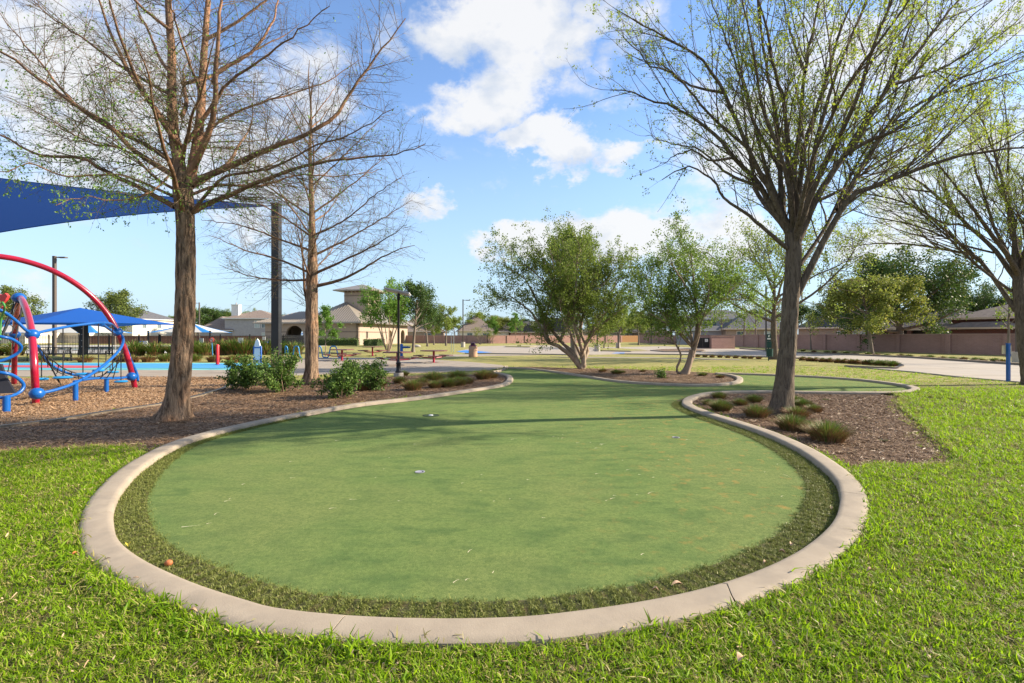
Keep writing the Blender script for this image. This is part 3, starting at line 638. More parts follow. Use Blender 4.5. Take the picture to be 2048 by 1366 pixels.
leaf(385,1224,.05,.02,.1,M_dl,'rusty leaf caught in grass against the curb front',.10)
leaf(150,1110,.04,.02,1.1,mat('rust_leaf',(.5,.17,.05),(.4,.12,.04),30),'orange leaf in the lawn by the curb',.09)
o = MB(); o.ball((0,0,0), .027, .024, .022, 14); o = o.build('fallen_nut', mat('nut', (.45,.17,.06), (.32,.10,.04), 30, .6, .3), smooth=True); o.location = G(337,1126,.036); tag(o, 'small orange brown nut resting on the fringe beside the curb', 'nut')
# ------------------------------------------------------------------ trees
def barkmat(name, c1, c2, c3, sc=9, st=(1,1,.22), bump=1.0, ridge=.02):
    return mat(name, c1, c2, sc, .9, bump, sc*3.2, stretch=st, c3=c3, s3=2.2, bdist=ridge)
def fissured(name, c1, c2, c3, sc, dist):
    m = bpy.data.materials.new(name); m.use_nodes = True; nt = m.node_tree; N = nt.nodes; L = nt.links; b = N['Principled BSDF']; b.inputs['Roughness'].default_value = .95; b.inputs['Specular IOR Level'].default_value = .15
    t = N.new('ShaderNodeTexCoord'); mp = N.new('ShaderNodeMapping'); mp.inputs['Scale'].default_value = (1, 1, .16); L.new(t.outputs['Object'], mp.inputs[0])
    def nz(s, d, r, src=None, dis=0):
        n = N.new('ShaderNodeTexNoise'); n.inputs['Scale'].default_value = s; n.inputs['Detail'].default_value = d; n.inputs['Roughness'].default_value = r; n.inputs['Distortion'].default_value = dis; L.new(src or mp.outputs[0], n.inputs['Vector']); return n.outputs['Fac']
    def mr(f, a, z, t1=1.0):
        r = N.new('ShaderNodeMapRange'); r.inputs[1].default_value = a; r.inputs[2].default_value = z; r.inputs[4].default_value = t1; L.new(f, r.inputs[0]); return r.outputs[0]
    def mx(f, a, c):
        n = N.new('ShaderNodeMixRGB'); L.new(f, n.inputs[0])
        for i, v in ((1, a), (2, c)):
            if isinstance(v, tuple): n.inputs[i].default_value = (*v, 1)
            else: L.new(v, n.inputs[i])
        return n.outputs[0]
    f = nz(sc, 6, .62, None, .6); g = nz(sc*3, 5, .6)
    c = mx(mr(g, .35, .65), c1, tuple(x*.72 for x in c1)); c = mx(mr(nz(1.7, 4, .6, t.outputs['Object']), .5, .66, .75), c, c3); c = mx(mr(nz(sc*.8, 4, .6, None, .3), .62, .72, .55), c, tuple(min(x*1.9, .6) for x in c1))
    inv = N.new('ShaderNodeMath'); inv.operation = 'SUBTRACT'; inv.inputs[0].default_value = 1; L.new(mr(f, .38, .52), inv.inputs[1]); c = mx(inv.outputs[0], c, c2)
    L.new(c, b.inputs['Base Color']); bp = N.new('ShaderNodeBump'); bp.inputs['Strength'].default_value = 1; bp.inputs['Distance'].default_value = dist
    ad = N.new('ShaderNodeMath'); ad.operation = 'ADD'; L.new(mr(f, .35, .6), ad.inputs[0]); L.new(mr(g, .2, .8, .35), ad.inputs[1]); L.new(ad.outputs[0], bp.inputs['Height']); L.new(bp.outputs[0], b.inputs['Normal']); MATS[name] = m; return m
B_cyp = fissured('cypress_bark', (.33,.225,.15), (.085,.055,.038), (.50,.26,.14), 17, .04)
B_cypl = barkmat('cypress_limb', (.22,.125,.075), (.11,.068,.045), (.38,.20,.115), 9)
B_cypt = barkmat('cypress_twig', (.155,.115,.065), (.10,.07,.042), (.22,.145,.08), 4)
B_elm = fissured('elm_bark', (.17,.13,.095), (.08,.06,.045), (.23,.185,.135), 26, .012)
B_elmt = barkmat('elm_twig', (.14,.10,.065), (.10,.075,.05), (.18,.13,.08), 5)
B_myr = barkmat('myrtle_bark', (.30,.22,.16), (.19,.135,.10), (.40,.32,.24), 5, (1,1,.5), .3, .006)
B_bg = barkmat('grey_bark', (.19,.15,.12), (.12,.095,.075), (.25,.21,.17), 6)
L_cyp = leafmat('cypress_leaf', (.10,.22,.03), (.20,.32,.05), None, .4)
L_elm = leafmat('elm_leaf', (.17,.26,.025), (.36,.42,.04), (.46,.46,.06), .55)
L_myr = leafmat('myrtle_leaf', (.09,.145,.024), (.21,.27,.045), (.36,.32,.08), .5)
L_myr2 = leafmat('myrtle_fresh_leaf', (.10,.18,.027), (.23,.32,.05), (.34,.30,.08), .45)

def solid_trunk(pts, rad, name, m, parent, seed, flare=0.0, sides=28, ridge=.05, lobes=5):
    """one tapering trunk with ridged bark relief and root flare"""
    r_ = np.random.default_rng(seed); L = np.linalg.norm(np.diff(pts, axis=0), axis=1).sum(); n = max(int(L/.05), 12)
    Q = resample(catmull(np.c_[pts, rad], 6), n); P, R = Q[:, :3], Q[:, 3]
    th = np.arange(sides)*2*PI/sides; ph = r_.uniform(0, 6.28, 8); z = P[:, 2]
    V = []
    T = np.gradient(P, axis=0); T /= np.linalg.norm(T, axis=1)[:, None]; u = np.cross(T[0], (0, 1.0, 0)); u /= np.linalg.norm(u)
    nzr = r_.normal(0, 1, (n, sides))
    for k in range(3): nzr = (np.roll(nzr, 1, 0)+nzr*1.2+np.roll(nzr, -1, 0))/3.2
    for i in range(n):
        u = u-T[i]*np.dot(u, T[i]); u /= np.linalg.norm(u); w = np.cross(T[i], u)
        s = np.sin(th*lobes+ph[0]+z[i]*.5)*.5+np.sin(th*(lobes+4)+ph[1]-z[i]*.9)*.3+np.sin(th*2+ph[2]+z[i]*1.3)*.4
        fl = flare*math.exp(-max(z[i], 0)/.22)
        rr = R[i]*(1+ridge*s+ridge*1.1*nzr[i])+fl*R[0]*(.55+.55*np.maximum(np.sin(th*lobes+ph[0]), -.3))
        V.append(P[i]+rr[:, None]*(np.cos(th)[:, None]*u+np.sin(th)[:, None]*w))
    V = np.concatenate(V); i, s = np.meshgrid(np.arange(n-1), np.arange(sides), indexing='ij'); s2 = (s+1) % sides
    f = np.stack([i*sides+s, i*sides+s2, (i+1)*sides+s2, (i+1)*sides+s], -1).reshape(-1, 4)
    return np_obj(name, [(V, f, 0)], m, parent, smooth=True)

def hero(name, label, cat, d0, trunk, limbs, levels, leaves, mats, seed, auto=(), flare=.5, ridge=.05, lobes=5, group=None, limb_bark=None):
    """trunk: [(px,py,width px)]; limbs: [([(px,py)..], width px, depth reach m)]; auto: free limbs off the trunk; all at true places"""
    r_ = np.random.default_rng(seed); bark, twig, leaf = mats; base = G(trunk[0][0], trunk[0][1]) if trunk[0][1] > HY else W(trunk[0][0], trunk[0][1], d0)
    t = thing(name, label, cat, base, 0, group)
    th = math.atan2(abs(trunk[0][0]-CX), F); k = math.cos(th)
    tp = np.array([W(x, y, d0) for x, y, _ in trunk])-base; tr = np.array([w/2*d0/F*k for _, _, w in trunk]); tp[0, 2] = -.05
    tw = solid_trunk(tp, tr, 'trunk', bark, t, seed, flare, ridge=ridge, lobes=lobes)
    LP = []; LR = []; M_ = 22
    for pts, w0, dz in limbs:
        n = len(pts); tt = np.linspace(0, 1, n); P = np.array([W(x, y, d0+dz*a**1.15) for (x, y), a in zip(pts, tt)])-base
        P = resample(catmull(P, 6), M_); amp = np.linspace(0, 1, M_)[:, None]*.02; P[1:] += (r_.normal(0, 1, (M_-1, 3))*amp[1:]); r0 = w0/2*d0/F*k*(.85 if name == 'bald_cypress' else 1)
        R = r0*(1-np.linspace(0, 1, M_)**.85*.90)+.003; LP.append(P); LR.append(R)
    for (z, az, el, ln, r0, up) in auto:
        p = np.array([[np.interp(z, tp[:, 2], tp[:, 0]), np.interp(z, tp[:, 2], tp[:, 1]), z]]); az, el = math.radians(az), math.radians(el)
        P, R = grow(p, np.array([[math.cos(az)*math.cos(el), math.sin(az)*math.cos(el), math.sin(el)]]), np.array([ln]), np.array([r0]), M_-1, .06, up, r_, .1)
        LP.append(P[0]); LR.append(R[0])
    for P, R in zip(LP, LR):
        v, f = tubes(P[None], R[None], 10); np_obj('limb', [(v, f, 0)], limb_bark or bark, t, True)
    P, R = np.array(LP), np.array(LR)
    bits = []; last = None
    for li, lv in enumerate(levels):
        p, d, l, r = children(P, R, r_, **lv['c']); Pn, Rn = grow(p, d, l, r, lv['seg'], lv['wob'], lv['up'], r_, lv.get('rend', .3))
        ok = Pn[:, -1, 2]+base[2] > lv.get('zmin', .8); Pn, Rn = Pn[ok], Rn[ok]
        if 'keep' in lv: ok = lv['keep'](Pn+base); Pn, Rn = Pn[ok], Rn[ok]
        bits.append((*tubes(Pn, Rn, lv['sides']), 0))
        if lv.get('both'): P = np.concatenate([Pn, P[:, np.linspace(0, P.shape[1]-1, Pn.shape[1]).astype(int)]]); R = np.concatenate([Rn, R[:, np.linspace(0, R.shape[1]-1, Rn.shape[1]).astype(int)]])
        else: P, R = Pn, Rn
        last = Pn
    C, T = on_branches(last, r_, leaves['per'], .25, leaves.get('spread', .015))
    if 'keep' in leaves: ok = r_.uniform(0, 1, len(C)) < leaves['keep'](C+base); C, T = C[ok], T[ok]
    v, f = leaf_quads(C, leaves['size'], r_, leaves.get('asp', .4), dirs=T*.6+np.array([0,0,leaves.get('droop', 0)]), jit=.6)
    bits.append((v, f, 1)); np_obj('crown', bits, [twig, leaf], t)
    print(name, 'twigs', len(last), 'leaves', len(C))
    return t

cyp_levels = [dict(c=dict(spacing=.085, tmin=.08, ang=(38, 72), ratio=.36, falloff=.55, rad=.0062, flat=.45, rmax=.5, lmin=.35, cap=1.7), seg=6, wob=.11, up=-.015, sides=4),
              dict(c=dict(spacing=.095, tmin=.12, ang=(25, 65), ratio=.42, falloff=.5, rad=.008, rmax=.75, lmin=.12, cap=.6), seg=3, wob=.16, up=-.03, sides=3),
              dict(c=dict(spacing=.22, tmin=.3, ang=(20, 60), ratio=.5, falloff=.4, rad=.010, rmax=.8, lmin=.08, cap=.26), seg=2, wob=.2, up=-.02, sides=3)]
zk = lambda C: np.clip(1.05-(C[:, 2]-2.2)*.28+(C[:, 0] < -6.2)*.25, .10, 1)*np.where(C[:, 0] > -5.2, .25, 1)
hero('bald_cypress', 'large bald cypress with reddish forked trunk in mulch beside the climbing frame', 'tree', G(350,840)[1],
     [(347,842,58),(352,815,51),(358,760,46),(364,700,44),(370,600,42),(371,500,41),(370,430,40),(366,390,43),(364,340,41)],
     [([(366,372),(352,290),(344,240),(343,130),(338,20),(334,-160),(330,-330)], 34, .3), ([(378,370),(395,280),(403,200),(407,120),(415,20),(424,-150),(430,-300)], 30, 1.2),
      ([(378,350),(412,280),(428,220),(432,150),(438,40),(446,-120)], 20, -1.0), ([(350,414),(269,370),(197,336),(164,315),(84,311),(0,269),(-90,235)], 15, -.6),
      ([(350,352),(269,302),(214,248),(155,214),(84,160),(0,101),(-110,20)], 17, -1.0), ([(348,326),(286,286),(210,252),(139,197),(60,100),(0,30)], 14, 1.2),
      ([(346,262),(294,197),(256,139),(227,84),(197,0),(170,-110)], 14, -.4), ([(344,150),(320,118),(300,70),(273,10),(250,-80)], 9, .8),
      ([(346,192),(252,139),(176,84),(101,34),(40,-20)], 10, .9), ([(352,395),(300,372),(240,350),(180,352),(120,350),(60,330),(-20,350)], 8, -1.6),
      ([(386,424),(420,405),(458,391),(525,361),(609,332),(690,318),(780,312),(850,288)], 15, .9), ([(386,364),(462,332),(546,294),(630,260),(672,231),(706,176),(764,101),(812,40)], 19, .5),
      ([(380,430),(411,391),(449,353),(504,344),(560,330),(621,296),(700,270),(790,215)], 9, -1.0), ([(374,285),(428,206),(454,168),(520,120),(600,60),(660,10)], 11, -.5),
      ([(426,165),(440,140),(483,118),(521,84),(550,30),(565,-60)], 12, .8), ([(405,190),(380,130),(362,80),(345,20),(320,-70)], 8, -1.4),
      ([(382,390),(440,370),(520,372),(600,350),(690,352),(760,340)], 8, 1.7), ([(352,380),(310,355),(250,300),(180,285),(100,240),(10,190)], 8, 2.0),
      ([(395,280),(460,230),(540,200),(640,170),(720,120)], 8, 1.6), ([(352,330),(330,360),(300,385),(240,400),(180,395),(110,405)], 6, -1.9),
      ([(340,60),(290,20),(220,-40),(150,-90)], 9, -.7), ([(410,80),(480,40),(560,-20),(640,-60)], 9, .6)],
     cyp_levels, dict(per=6, size=.045, asp=.24, droop=-.7, keep=zk, spread=.02), (B_cyp, B_cypt, L_cyp), 3, limb_bark=B_cypl,
     auto=[(3.9, -75, 25, 3.6, .05, .02), (4.4, 80, 28, 4.0, .06, .02), (5.2, -110, 30, 3.2, .045, .02), (5.8, 110, 35, 3.6, .045, .02), (4.9, -50, 20, 3.0, .04, .01), (6.4, 60, 30, 3.0, .035, .02)], flare=.62, ridge=.055)
hero('bald_cypress', 'smaller bare bald cypress with straight trunk between two leafy bushes', 'tree', G(622,770)[1],
     [(622,772,37),(623,745,28),(624,700,26),(624,640,25),(624,570,23),(625,520,20),(624,470,14),(623,400,11),(620,300,7),(622,220,4),(617,160,2.5),(619,120,1)],
     [([(622,640),(613,600),(608,560),(606,500),(600,430)], 9, .5), ([(632,572),(680,560),(730,535),(780,505),(830,490)], 9, .3), ([(634,545),(690,520),(760,485),(815,450)], 7, -.6),
      ([(618,560),(560,560),(500,552),(440,530)], 6, .6), ([(618,545),(560,520),(490,500),(420,470)], 6, -.8), ([(618,500),(550,475),(480,450),(405,440)], 6, .8),
      ([(630,510),(690,480),(760,440),(825,400)], 6, .9), ([(618,470),(560,430),(500,400),(440,385)], 5, -.9), ([(628,470),(690,440),(750,390),(810,350)], 5, -.5),
      ([(618,430),(560,390),(500,350),(450,330)], 5, .8), ([(628,425),(690,380),(750,330),(790,290)], 5, 1.0), ([(616,380),(570,330),(520,290),(480,270)], 4, -.8),
      ([(626,370),(680,320),(730,270),(765,235)], 4, .4), ([(617,320),(570,270),(535,230)], 4, .9), ([(624,310),(670,260),(715,210)], 4, -.7), ([(618,250),(585,200),(560,160)], 3, .4), ([(622,240),(660,190),(690,150)], 3, .6)],
     [dict(c=dict(spacing=.085, tmin=.1, ang=(30, 60), ratio=.46, falloff=.55, rad=.006, rmax=.55, lmin=.4, cap=1.8), seg=5, wob=.10, up=.02, sides=3),
      dict(c=dict(spacing=.13, tmin=.15, ang=(25, 55), ratio=.45, falloff=.5, rad=.009, rmax=.8, lmin=.2, cap=.8), seg=3, wob=.14, up=.03, sides=3)],
     dict(per=1, size=.05, asp=.25, droop=-.4, keep=lambda C: np.full(len(C), .3)), (B_cyp, B_cypt, L_cyp), 5, limb_bark=B_cypl,
     auto=[(z, az, 30, ln, .03, .03) for z, az, ln in ((3.4,-90,3.2),(3.7,90,3.4),(4.1,-60,3.2),(4.5,120,3.2),(4.9,-120,3.0),(5.3,70,3.0),(5.7,-80,2.8),(6.2,100,2.6),(6.7,-50,2.4),(7.2,60,2.3),(7.8,-110,2.0),(8.4,90,1.8),(9.0,-70,1.5))], flare=.45, ridge=.05, group=None)
ek = lambda C: np.clip(.75+(C[:, 0]-4.0)*.12, .55, 1)
elm_levels = [dict(c=dict(spacing=.25, tmin=.12, ang=(18, 42), ratio=.42, falloff=.4, rad=.0075, rmax=.6, lmin=.6, cap=2.6, upb=.35), seg=7, wob=.09, up=.04, sides=4, both=True),
              dict(c=dict(spacing=.30, tmin=.2, ang=(22, 50), ratio=.34, falloff=.4, rad=.0075, rmax=.7, lmin=.3, cap=1.1, upb=.3), seg=4, wob=.13, up=.04, sides=3),
              dict(c=dict(spacing=.13, tmin=.1, ang=(25, 60), ratio=.36, falloff=.3, rad=.010, rmax=.8, lmin=.10, cap=.30, upb=.2), seg=2, wob=.18, up=.03, sides=3)]
elm = hero('elm_tree', 'large grey elm with fanned limbs and spring leaves, rising from the mulch bed', 'tree', G(1562,830)[1],
     [(1562,832,46),(1565,800,41),(1571,740,37),(1577,680,34),(1581,600,34),(1586,540,32),(1587,490,32),(1585,465,30)],
     [([(1592,592),(1616,545),(1655,468),(1688,410),(1713,385),(1780,360),(1879,323),(2000,300),(2120,290)], 17, -.6), ([(1676,420),(1700,380),(1717,345),(1738,310),(1780,248),(1862,195),(1960,165),(2080,130)], 12, .9),
      ([(1580,500),(1560,485),(1531,460),(1486,422),(1448,397),(1424,360),(1378,335),(1322,360)], 10, -.7), ([(1582,470),(1556,435),(1515,364),(1469,315),(1432,269),(1366,224),(1312,203),(1250,182),(1222,182)], 15, .4),
      ([(1580,460),(1556,415),(1535,370),(1506,320),(1486,277),(1448,186),(1399,116),(1304,62),(1235,20)], 13, -.8), ([(1580,470),(1564,435),(1560,331),(1548,220),(1531,124),(1515,0),(1500,-120)], 13, .8),
      ([(1588,470),(1582,393),(1578,300),(1568,207),(1552,153),(1527,41),(1500,-80)], 14, -1.2), ([(1590,465),(1592,400),(1589,331),(1602,248),(1610,145),(1639,0),(1660,-120)], 14, .5),
      ([(1590,470),(1597,393),(1604,330),(1612,280),(1651,166),(1680,62),(1720,-20),(1760,-120)], 14, -.6), ([(1592,490),(1610,450),(1635,393),(1697,298),(1722,257),(1780,170),(1842,95),(1920,0),(1980,-80)], 17, .3),
      ([(1690,310),(1740,280),(1796,257),(1904,166),(1990,130),(2080,90)], 9, -1.2), ([(1600,530),(1625,495),(1650,455),(1672,415),(1690,370),(1730,300),(1780,220),(1810,120),(1840,20)], 9, 1.5),
      ([(1520,372),(1460,350),(1400,300),(1350,290),(1290,270)], 7, 1.2), ([(1470,315),(1420,320),(1380,300),(1320,330)], 6, -.9), ([(1448,186),(1380,170),(1320,130),(1250,110)], 6, 1.0),
      ([(1560,331),(1510,250),(1480,150),(1440,50),(1400,-60)], 8, .9), ([(1610,145),(1580,60),(1560,-60)], 7, 1.1), ([(1640,400),(1700,370),(1760,320),(1850,280),(1940,230),(2050,215)], 7, 1.8),
      ([(1700,310),(1760,200),(1800,110),(1830,0),(1850,-90)], 8, -1.1), ([(1780,170),(1850,150),(1930,110),(2040,40)], 7, 1.0), ([(1500,300),(1420,230),(1350,150),(1300,130),(1240,60)], 7, -1.3)],
     elm_levels, dict(per=8, size=.034, asp=.42, keep=ek, spread=.02), (B_elm, B_elmt, L_elm), 7,
     auto=[(3.4, -85, 48, 5.0, .07, .03), (3.5, 85, 45, 5.5, .08, .03), (3.6, -60, 55, 5.0, .06, .03), (3.6, 110, 50, 5.0, .06, .03), (3.7, -120, 55, 5.0, .05, .03), (3.5, 60, 50, 5.5, .06, .03), (3.7, 140, 60, 5, .05, .03), (3.5, -100, 40, 5.5, .045, .035)], flare=.42, ridge=.07, lobes=4)
e2 = dup(elm, G(2068,772), 2.3, 'grey elm further off at the edge of the road lawn beyond the blue post', scale=(1.06,1.06,1.0))


# ---- the two crape myrtles in the bed behind the green
def myr_levels(sp=1.0): return [dict(c=dict(spacing=.22*sp, tmin=.3, ang=(20, 55), ratio=.5, falloff=.3, rad=.009, rmax=.6, lmin=.7, cap=2.0, upb=.25), seg=5, wob=.14, up=.03, sides=4, both=True),
              dict(c=dict(spacing=.24*sp, tmin=.2, ang=(25, 60), ratio=.45, falloff=.3, rad=.008, rmax=.7, lmin=.35, cap=.9, upb=.2), seg=3, wob=.16, up=.04, sides=3),
              dict(c=dict(spacing=.20*sp, tmin=.2, ang=(25, 60), ratio=.5, falloff=.3, rad=.008, rmax=.8, lmin=.15, cap=.45, upb=.3), seg=2, wob=.2, up=.05, sides=3)]
hero('crape_myrtle', 'wide crape myrtle with stems sprawling sideways from the bed behind the green', 'tree', G(1160,738)[1],
     [(1164,740,14),(1163,735,11),(1162,728,9)],
     [([(1161,736),(1142,712),(1116,692),(1096,684),(1082,655),(1062,625),(1035,602),(1005,588)], 11, -.6), ([(1160,735),(1147,708),(1120,680),(1092,645),(1075,605),(1050,560),(1010,530)], 10, .6),
      ([(1165,735),(1168,712),(1156,675),(1148,640),(1150,590),(1155,540),(1160,490)], 9, -.5), ([(1168,735),(1167,705),(1180,672),(1196,640),(1212,600),(1235,565),(1255,550)], 10, .5),
      ([(1166,722),(1176,700),(1162,665),(1170,620),(1190,570),(1200,510)], 8, 1.2), ([(1098,684),(1090,650),(1100,600),(1110,550),(1100,500)], 7, -.9),
      ([(1120,682),(1135,640),(1130,590),(1120,530),(1135,490)], 7, 1.1), ([(1148,645),(1120,600),(1085,560),(1050,530)], 7, -1.2), ([(1180,672),(1215,640),(1240,620),(1265,600)], 7, -.9),
      ([(1150,650),(1170,600),(1215,560),(1240,520)], 6, .9)],
     myr_levels(.85), dict(per=11, size=.072, asp=.42, spread=.07), (B_myr, B_elmt, L_myr), 12,
     auto=[(.5, -80, 50, 3.6, .05, .03), (.5, 80, 50, 3.8, .06, .03), (.6, 120, 55, 3.8, .05, .04), (.6, -120, 50, 3.4, .05, .03)], flare=.2)
hero('crape_myrtle', 'crape myrtle with one thin crooked stem beside its twisted main stem', 'tree', G(1368,749)[1],
     [(1368,750,19),(1374,738,14),(1379,722,12),(1384,700,11)],
     [([(1358,748),(1353,738),(1362,714),(1355,694),(1343,676),(1338,650),(1318,622),(1300,600)], 5.5, -.4), ([(1383,712),(1390,690),(1395,650),(1392,610),(1388,570),(1385,530),(1380,490)], 11, .4),
      ([(1378,730),(1388,710),(1382,690),(1365,668),(1345,640),(1325,612),(1300,575),(1290,540)], 7, .8), ([(1388,700),(1397,670),(1402,640),(1430,612),(1462,582),(1490,560)], 8, -.6),
      ([(1395,645),(1412,600),(1435,560),(1450,515)], 7, .9), ([(1392,610),(1370,570),(1345,530),(1335,500)], 6, -.8), ([(1380,690),(1350,660),(1322,640),(1296,625)], 5, -1.3), ([(1400,640),(1440,600),(1480,600),(1510,590)], 5, 1.2)],
     myr_levels(.8), dict(per=11, size=.068, asp=.42, spread=.07), (B_myr, B_elmt, L_myr2), 14,
     auto=[(1.2, -80, 50, 3.0, .05, .03), (1.3, 80, 50, 3.2, .05, .03), (1.4, 130, 50, 3.2, .05, .03)], flare=.25)

# ---- general trees, built once per kind and copied
def make_tree(name, label, loc, seed, h, th, cr, nl, mats, leafn, leafsz, el=(25, 65), tr=.16, stems=1, lv2=.45, lv3=.3, ratio=.45, up=.03, cat='tree', group=None, spread=.12, asp=.45, flat=1.0, bottom=None, limb_t=(.45, 1.0), sides=8):
    r_ = np.random.default_rng(seed); bark, leaf = mats; t = thing(name, label, cat, loc, r_.uniform(0, 6.28), group)
    bits = []; LP = []; LR = []
    if stems == 1:
        P, R = grow(np.zeros((1,3)), np.array([[r_.normal(0,.03), r_.normal(0,.03), 1.0]]), np.array([h*.82]), np.array([tr]), 12, .035, .05, r_, .12)
        R[0, 0] *= 1.35; bits.append((*tubes(P, R, 12), 0))
        ts = np.linspace(th/(h*.82), .97, nl)
        for i, tt in enumerate(ts):
            k = tt*12; i0 = min(int(k), 11); p = P[0, i0]+(P[0, i0+1]-P[0, i0])*(k-i0); a = i*2.4+r_.uniform(-.4, .4)
            f = (tt-ts[0])/(1-ts[0]+1e-6); e = math.radians(el[0]+(el[1]-el[0])*f); ln = cr*(1.15-.62*f**1.3)*r_.uniform(.8, 1.1)*(1 if f > .12 else .85)
            LP.append((p, (math.cos(a)*math.cos(e), math.sin(a)*math.cos(e), math.sin(e)), ln, tr*.42*(1-f*.55)))
    else:
        for i in range(stems):
            a = i*2*PI/stems+r_.uniform(-.4, .4); e = math.radians(r_.uniform(*el)); LP.append((np.array([math.cos(a)*.08, math.sin(a)*.08, 0]), (math.cos(a)*math.cos(e), math.sin(a)*math.cos(e), math.sin(e)), h*.85*r_.uniform(.85, 1.05), tr*r_.uniform(.6, 1)))
    p = np.array([x[0] for x in LP]); d = np.array([x[1] for x in LP]); l = np.array([x[2] for x in LP]); r = np.array([x[3] for x in LP])
    P1, R1 = grow(p, d, l, r, 8, .08, up, r_, .2); bits.append((*tubes(P1, R1, 7), 0))
    np_obj('trunk', bits, bark, t, True)
    c = dict(spacing=lv2, tmin=limb_t[0] if stems > 1 else .2, ang=(25, 60), ratio=ratio, falloff=.35, rad=.011, rmax=.6, lmin=cr*.22, upb=.2); p, d, l, r = children(P1, R1, r_, **c); P2, R2 = grow(p, d, l, r, 4, .12, up, r_, .3)
    c = dict(spacing=lv3, tmin=.15, ang=(25, 65), ratio=.5, falloff=.3, rad=.011, rmax=.7, lmin=cr*.12, upb=.15); Pa = np.concatenate([P2, P1[:, np.linspace(3, 8, 5).astype(int)]]); Ra = np.concatenate([R2, R1[:, np.linspace(3, 8, 5).astype(int)]])
    p, d, l, r = children(Pa, Ra, r_, **c); P3, R3 = grow(p, d, l, r, 2, .15, up, r_, .3)
    per = max(1, int(leafn/len(P3))); C, T = on_branches(P3, r_, per, .2, spread)
    if bottom is not None: C = C[C[:, 2] > bottom]
    v, f = leaf_quads(C, leafsz, r_, asp)
    np_obj('crown', [(*tubes(P2, R2, 4), 0), (*tubes(P3, R3, 3), 0), (v, f, 1)], [bark, leaf], t)
    return t
L_oak = leafmat('oak_leaf', (.035,.075,.016), (.085,.145,.026), (.19,.20,.05), .25)
L_gold = leafmat('golden_leaf', (.10,.15,.025), (.25,.27,.05), (.42,.34,.10), .42)
L_fresh = leafmat('fresh_leaf', (.09,.19,.025), (.17,.31,.04), (.27,.34,.06), .4)
L_pine = leafmat('pine_needle', (.07,.11,.025), (.16,.19,.035), (.24,.23,.05), .25)
L_sparse = leafmat('sparse_leaf', (.12,.19,.03), (.24,.29,.05), (.30,.27,.09), .45)
B = (B_bg, L_fresh)
K = {}
K['myr'] = make_tree('crape_myrtle', 'bright green crape myrtle with pale bare stems in front of the stucco building', G(776,706), 31, 7.2, 0, 2.4, 0, (B_myr, L_fresh), 11000, .13, el=(66, 84), tr=.075, stems=7, ratio=.28, spread=.16, limb_t=(.45, 1))
K['oak'] = make_tree('oak_tree', 'round dark green oak behind the picnic tables', G(826,704.5), 32, 6.6, 2.2, 3.2, 16, (B_bg, L_oak), 12000, .13, tr=.17, spread=.16)
K['round'] = make_tree('young_oak', 'pale green young oak standing by the far parking ground', G(892,691.5), 33, 6.4, 2.3, 2.9, 14, (B_bg, L_sparse), 6500, .15, tr=.15, spread=.18)
K['small'] = make_tree('sapling', 'slender fresh green sapling between the cypress trunk and the blue bike racks', G(651,716), 34, 4.1, 1.1, 1.05, 16, (B_myr, L_fresh), 4200, .09, tr=.04, spread=.09, el=(30, 70))
K['upright'] = make_tree('elm_tree', 'tall yellow green elm rising behind the sprawling crape myrtle', G(1149,715), 35, 9.3, 2.4, 3.9, 20, (B_bg, L_sparse), 20000, .13, el=(40, 74), tr=.26, spread=.16, up=.05)
K['open'] = make_tree('elm_tree', 'broad open elm with arching bare limbs behind the big grey trunk', G(1549,719), 36, 7.4, 2.3, 6.2, 15, (B_elm, L_sparse), 14000, .11, el=(16, 60), tr=.26, spread=.14, up=.045)
K['gold'] = make_tree('oak_tree', 'golden leaved oak in the verge before the brick wall', G(1742,708), 37, 6.5, 2.6, 3.9, 17, (B_bg, L_gold), 22000, .15, el=(8, 60), tr=.2, spread=.2)
K['dark'] = make_tree('oak_tree', 'wide dark green live oak forking low behind the brick wall', (39.5, 51, 0), 38, 7.6, 2.0, 6.6, 18, (B_bg, L_oak), 36000, .18, el=(10, 62), tr=.45, spread=.25)
K['pine'] = make_tree('pine_tree', 'domed pine rising behind the blue shade canopy', (-71.5, 90, 0), 39, 9.3, 2.6, 4.2, 22, (B_bg, L_pine), 13000, .28, el=(0, 55), tr=.22, spread=.3, asp=.3)
K['bare'] = make_tree('thin_tree', 'thin leaning leafless tree against the brick wall beside the golden oak', G(1622,700), 40, 4.6, 1.6, 1.2, 12, (B_bg, L_sparse), 500, .1, tr=.09, spread=.1, el=(40, 75))
K['bush'] = make_tree('garden_tree', 'twiggy brown shrub tree against the low dark house', (38.2, 56, 0), 41, 4.0, .5, 1.7, 14, (B_bg, L_gold), 1400, .12, tr=.06, spread=.12, el=(40, 80), stems=6)
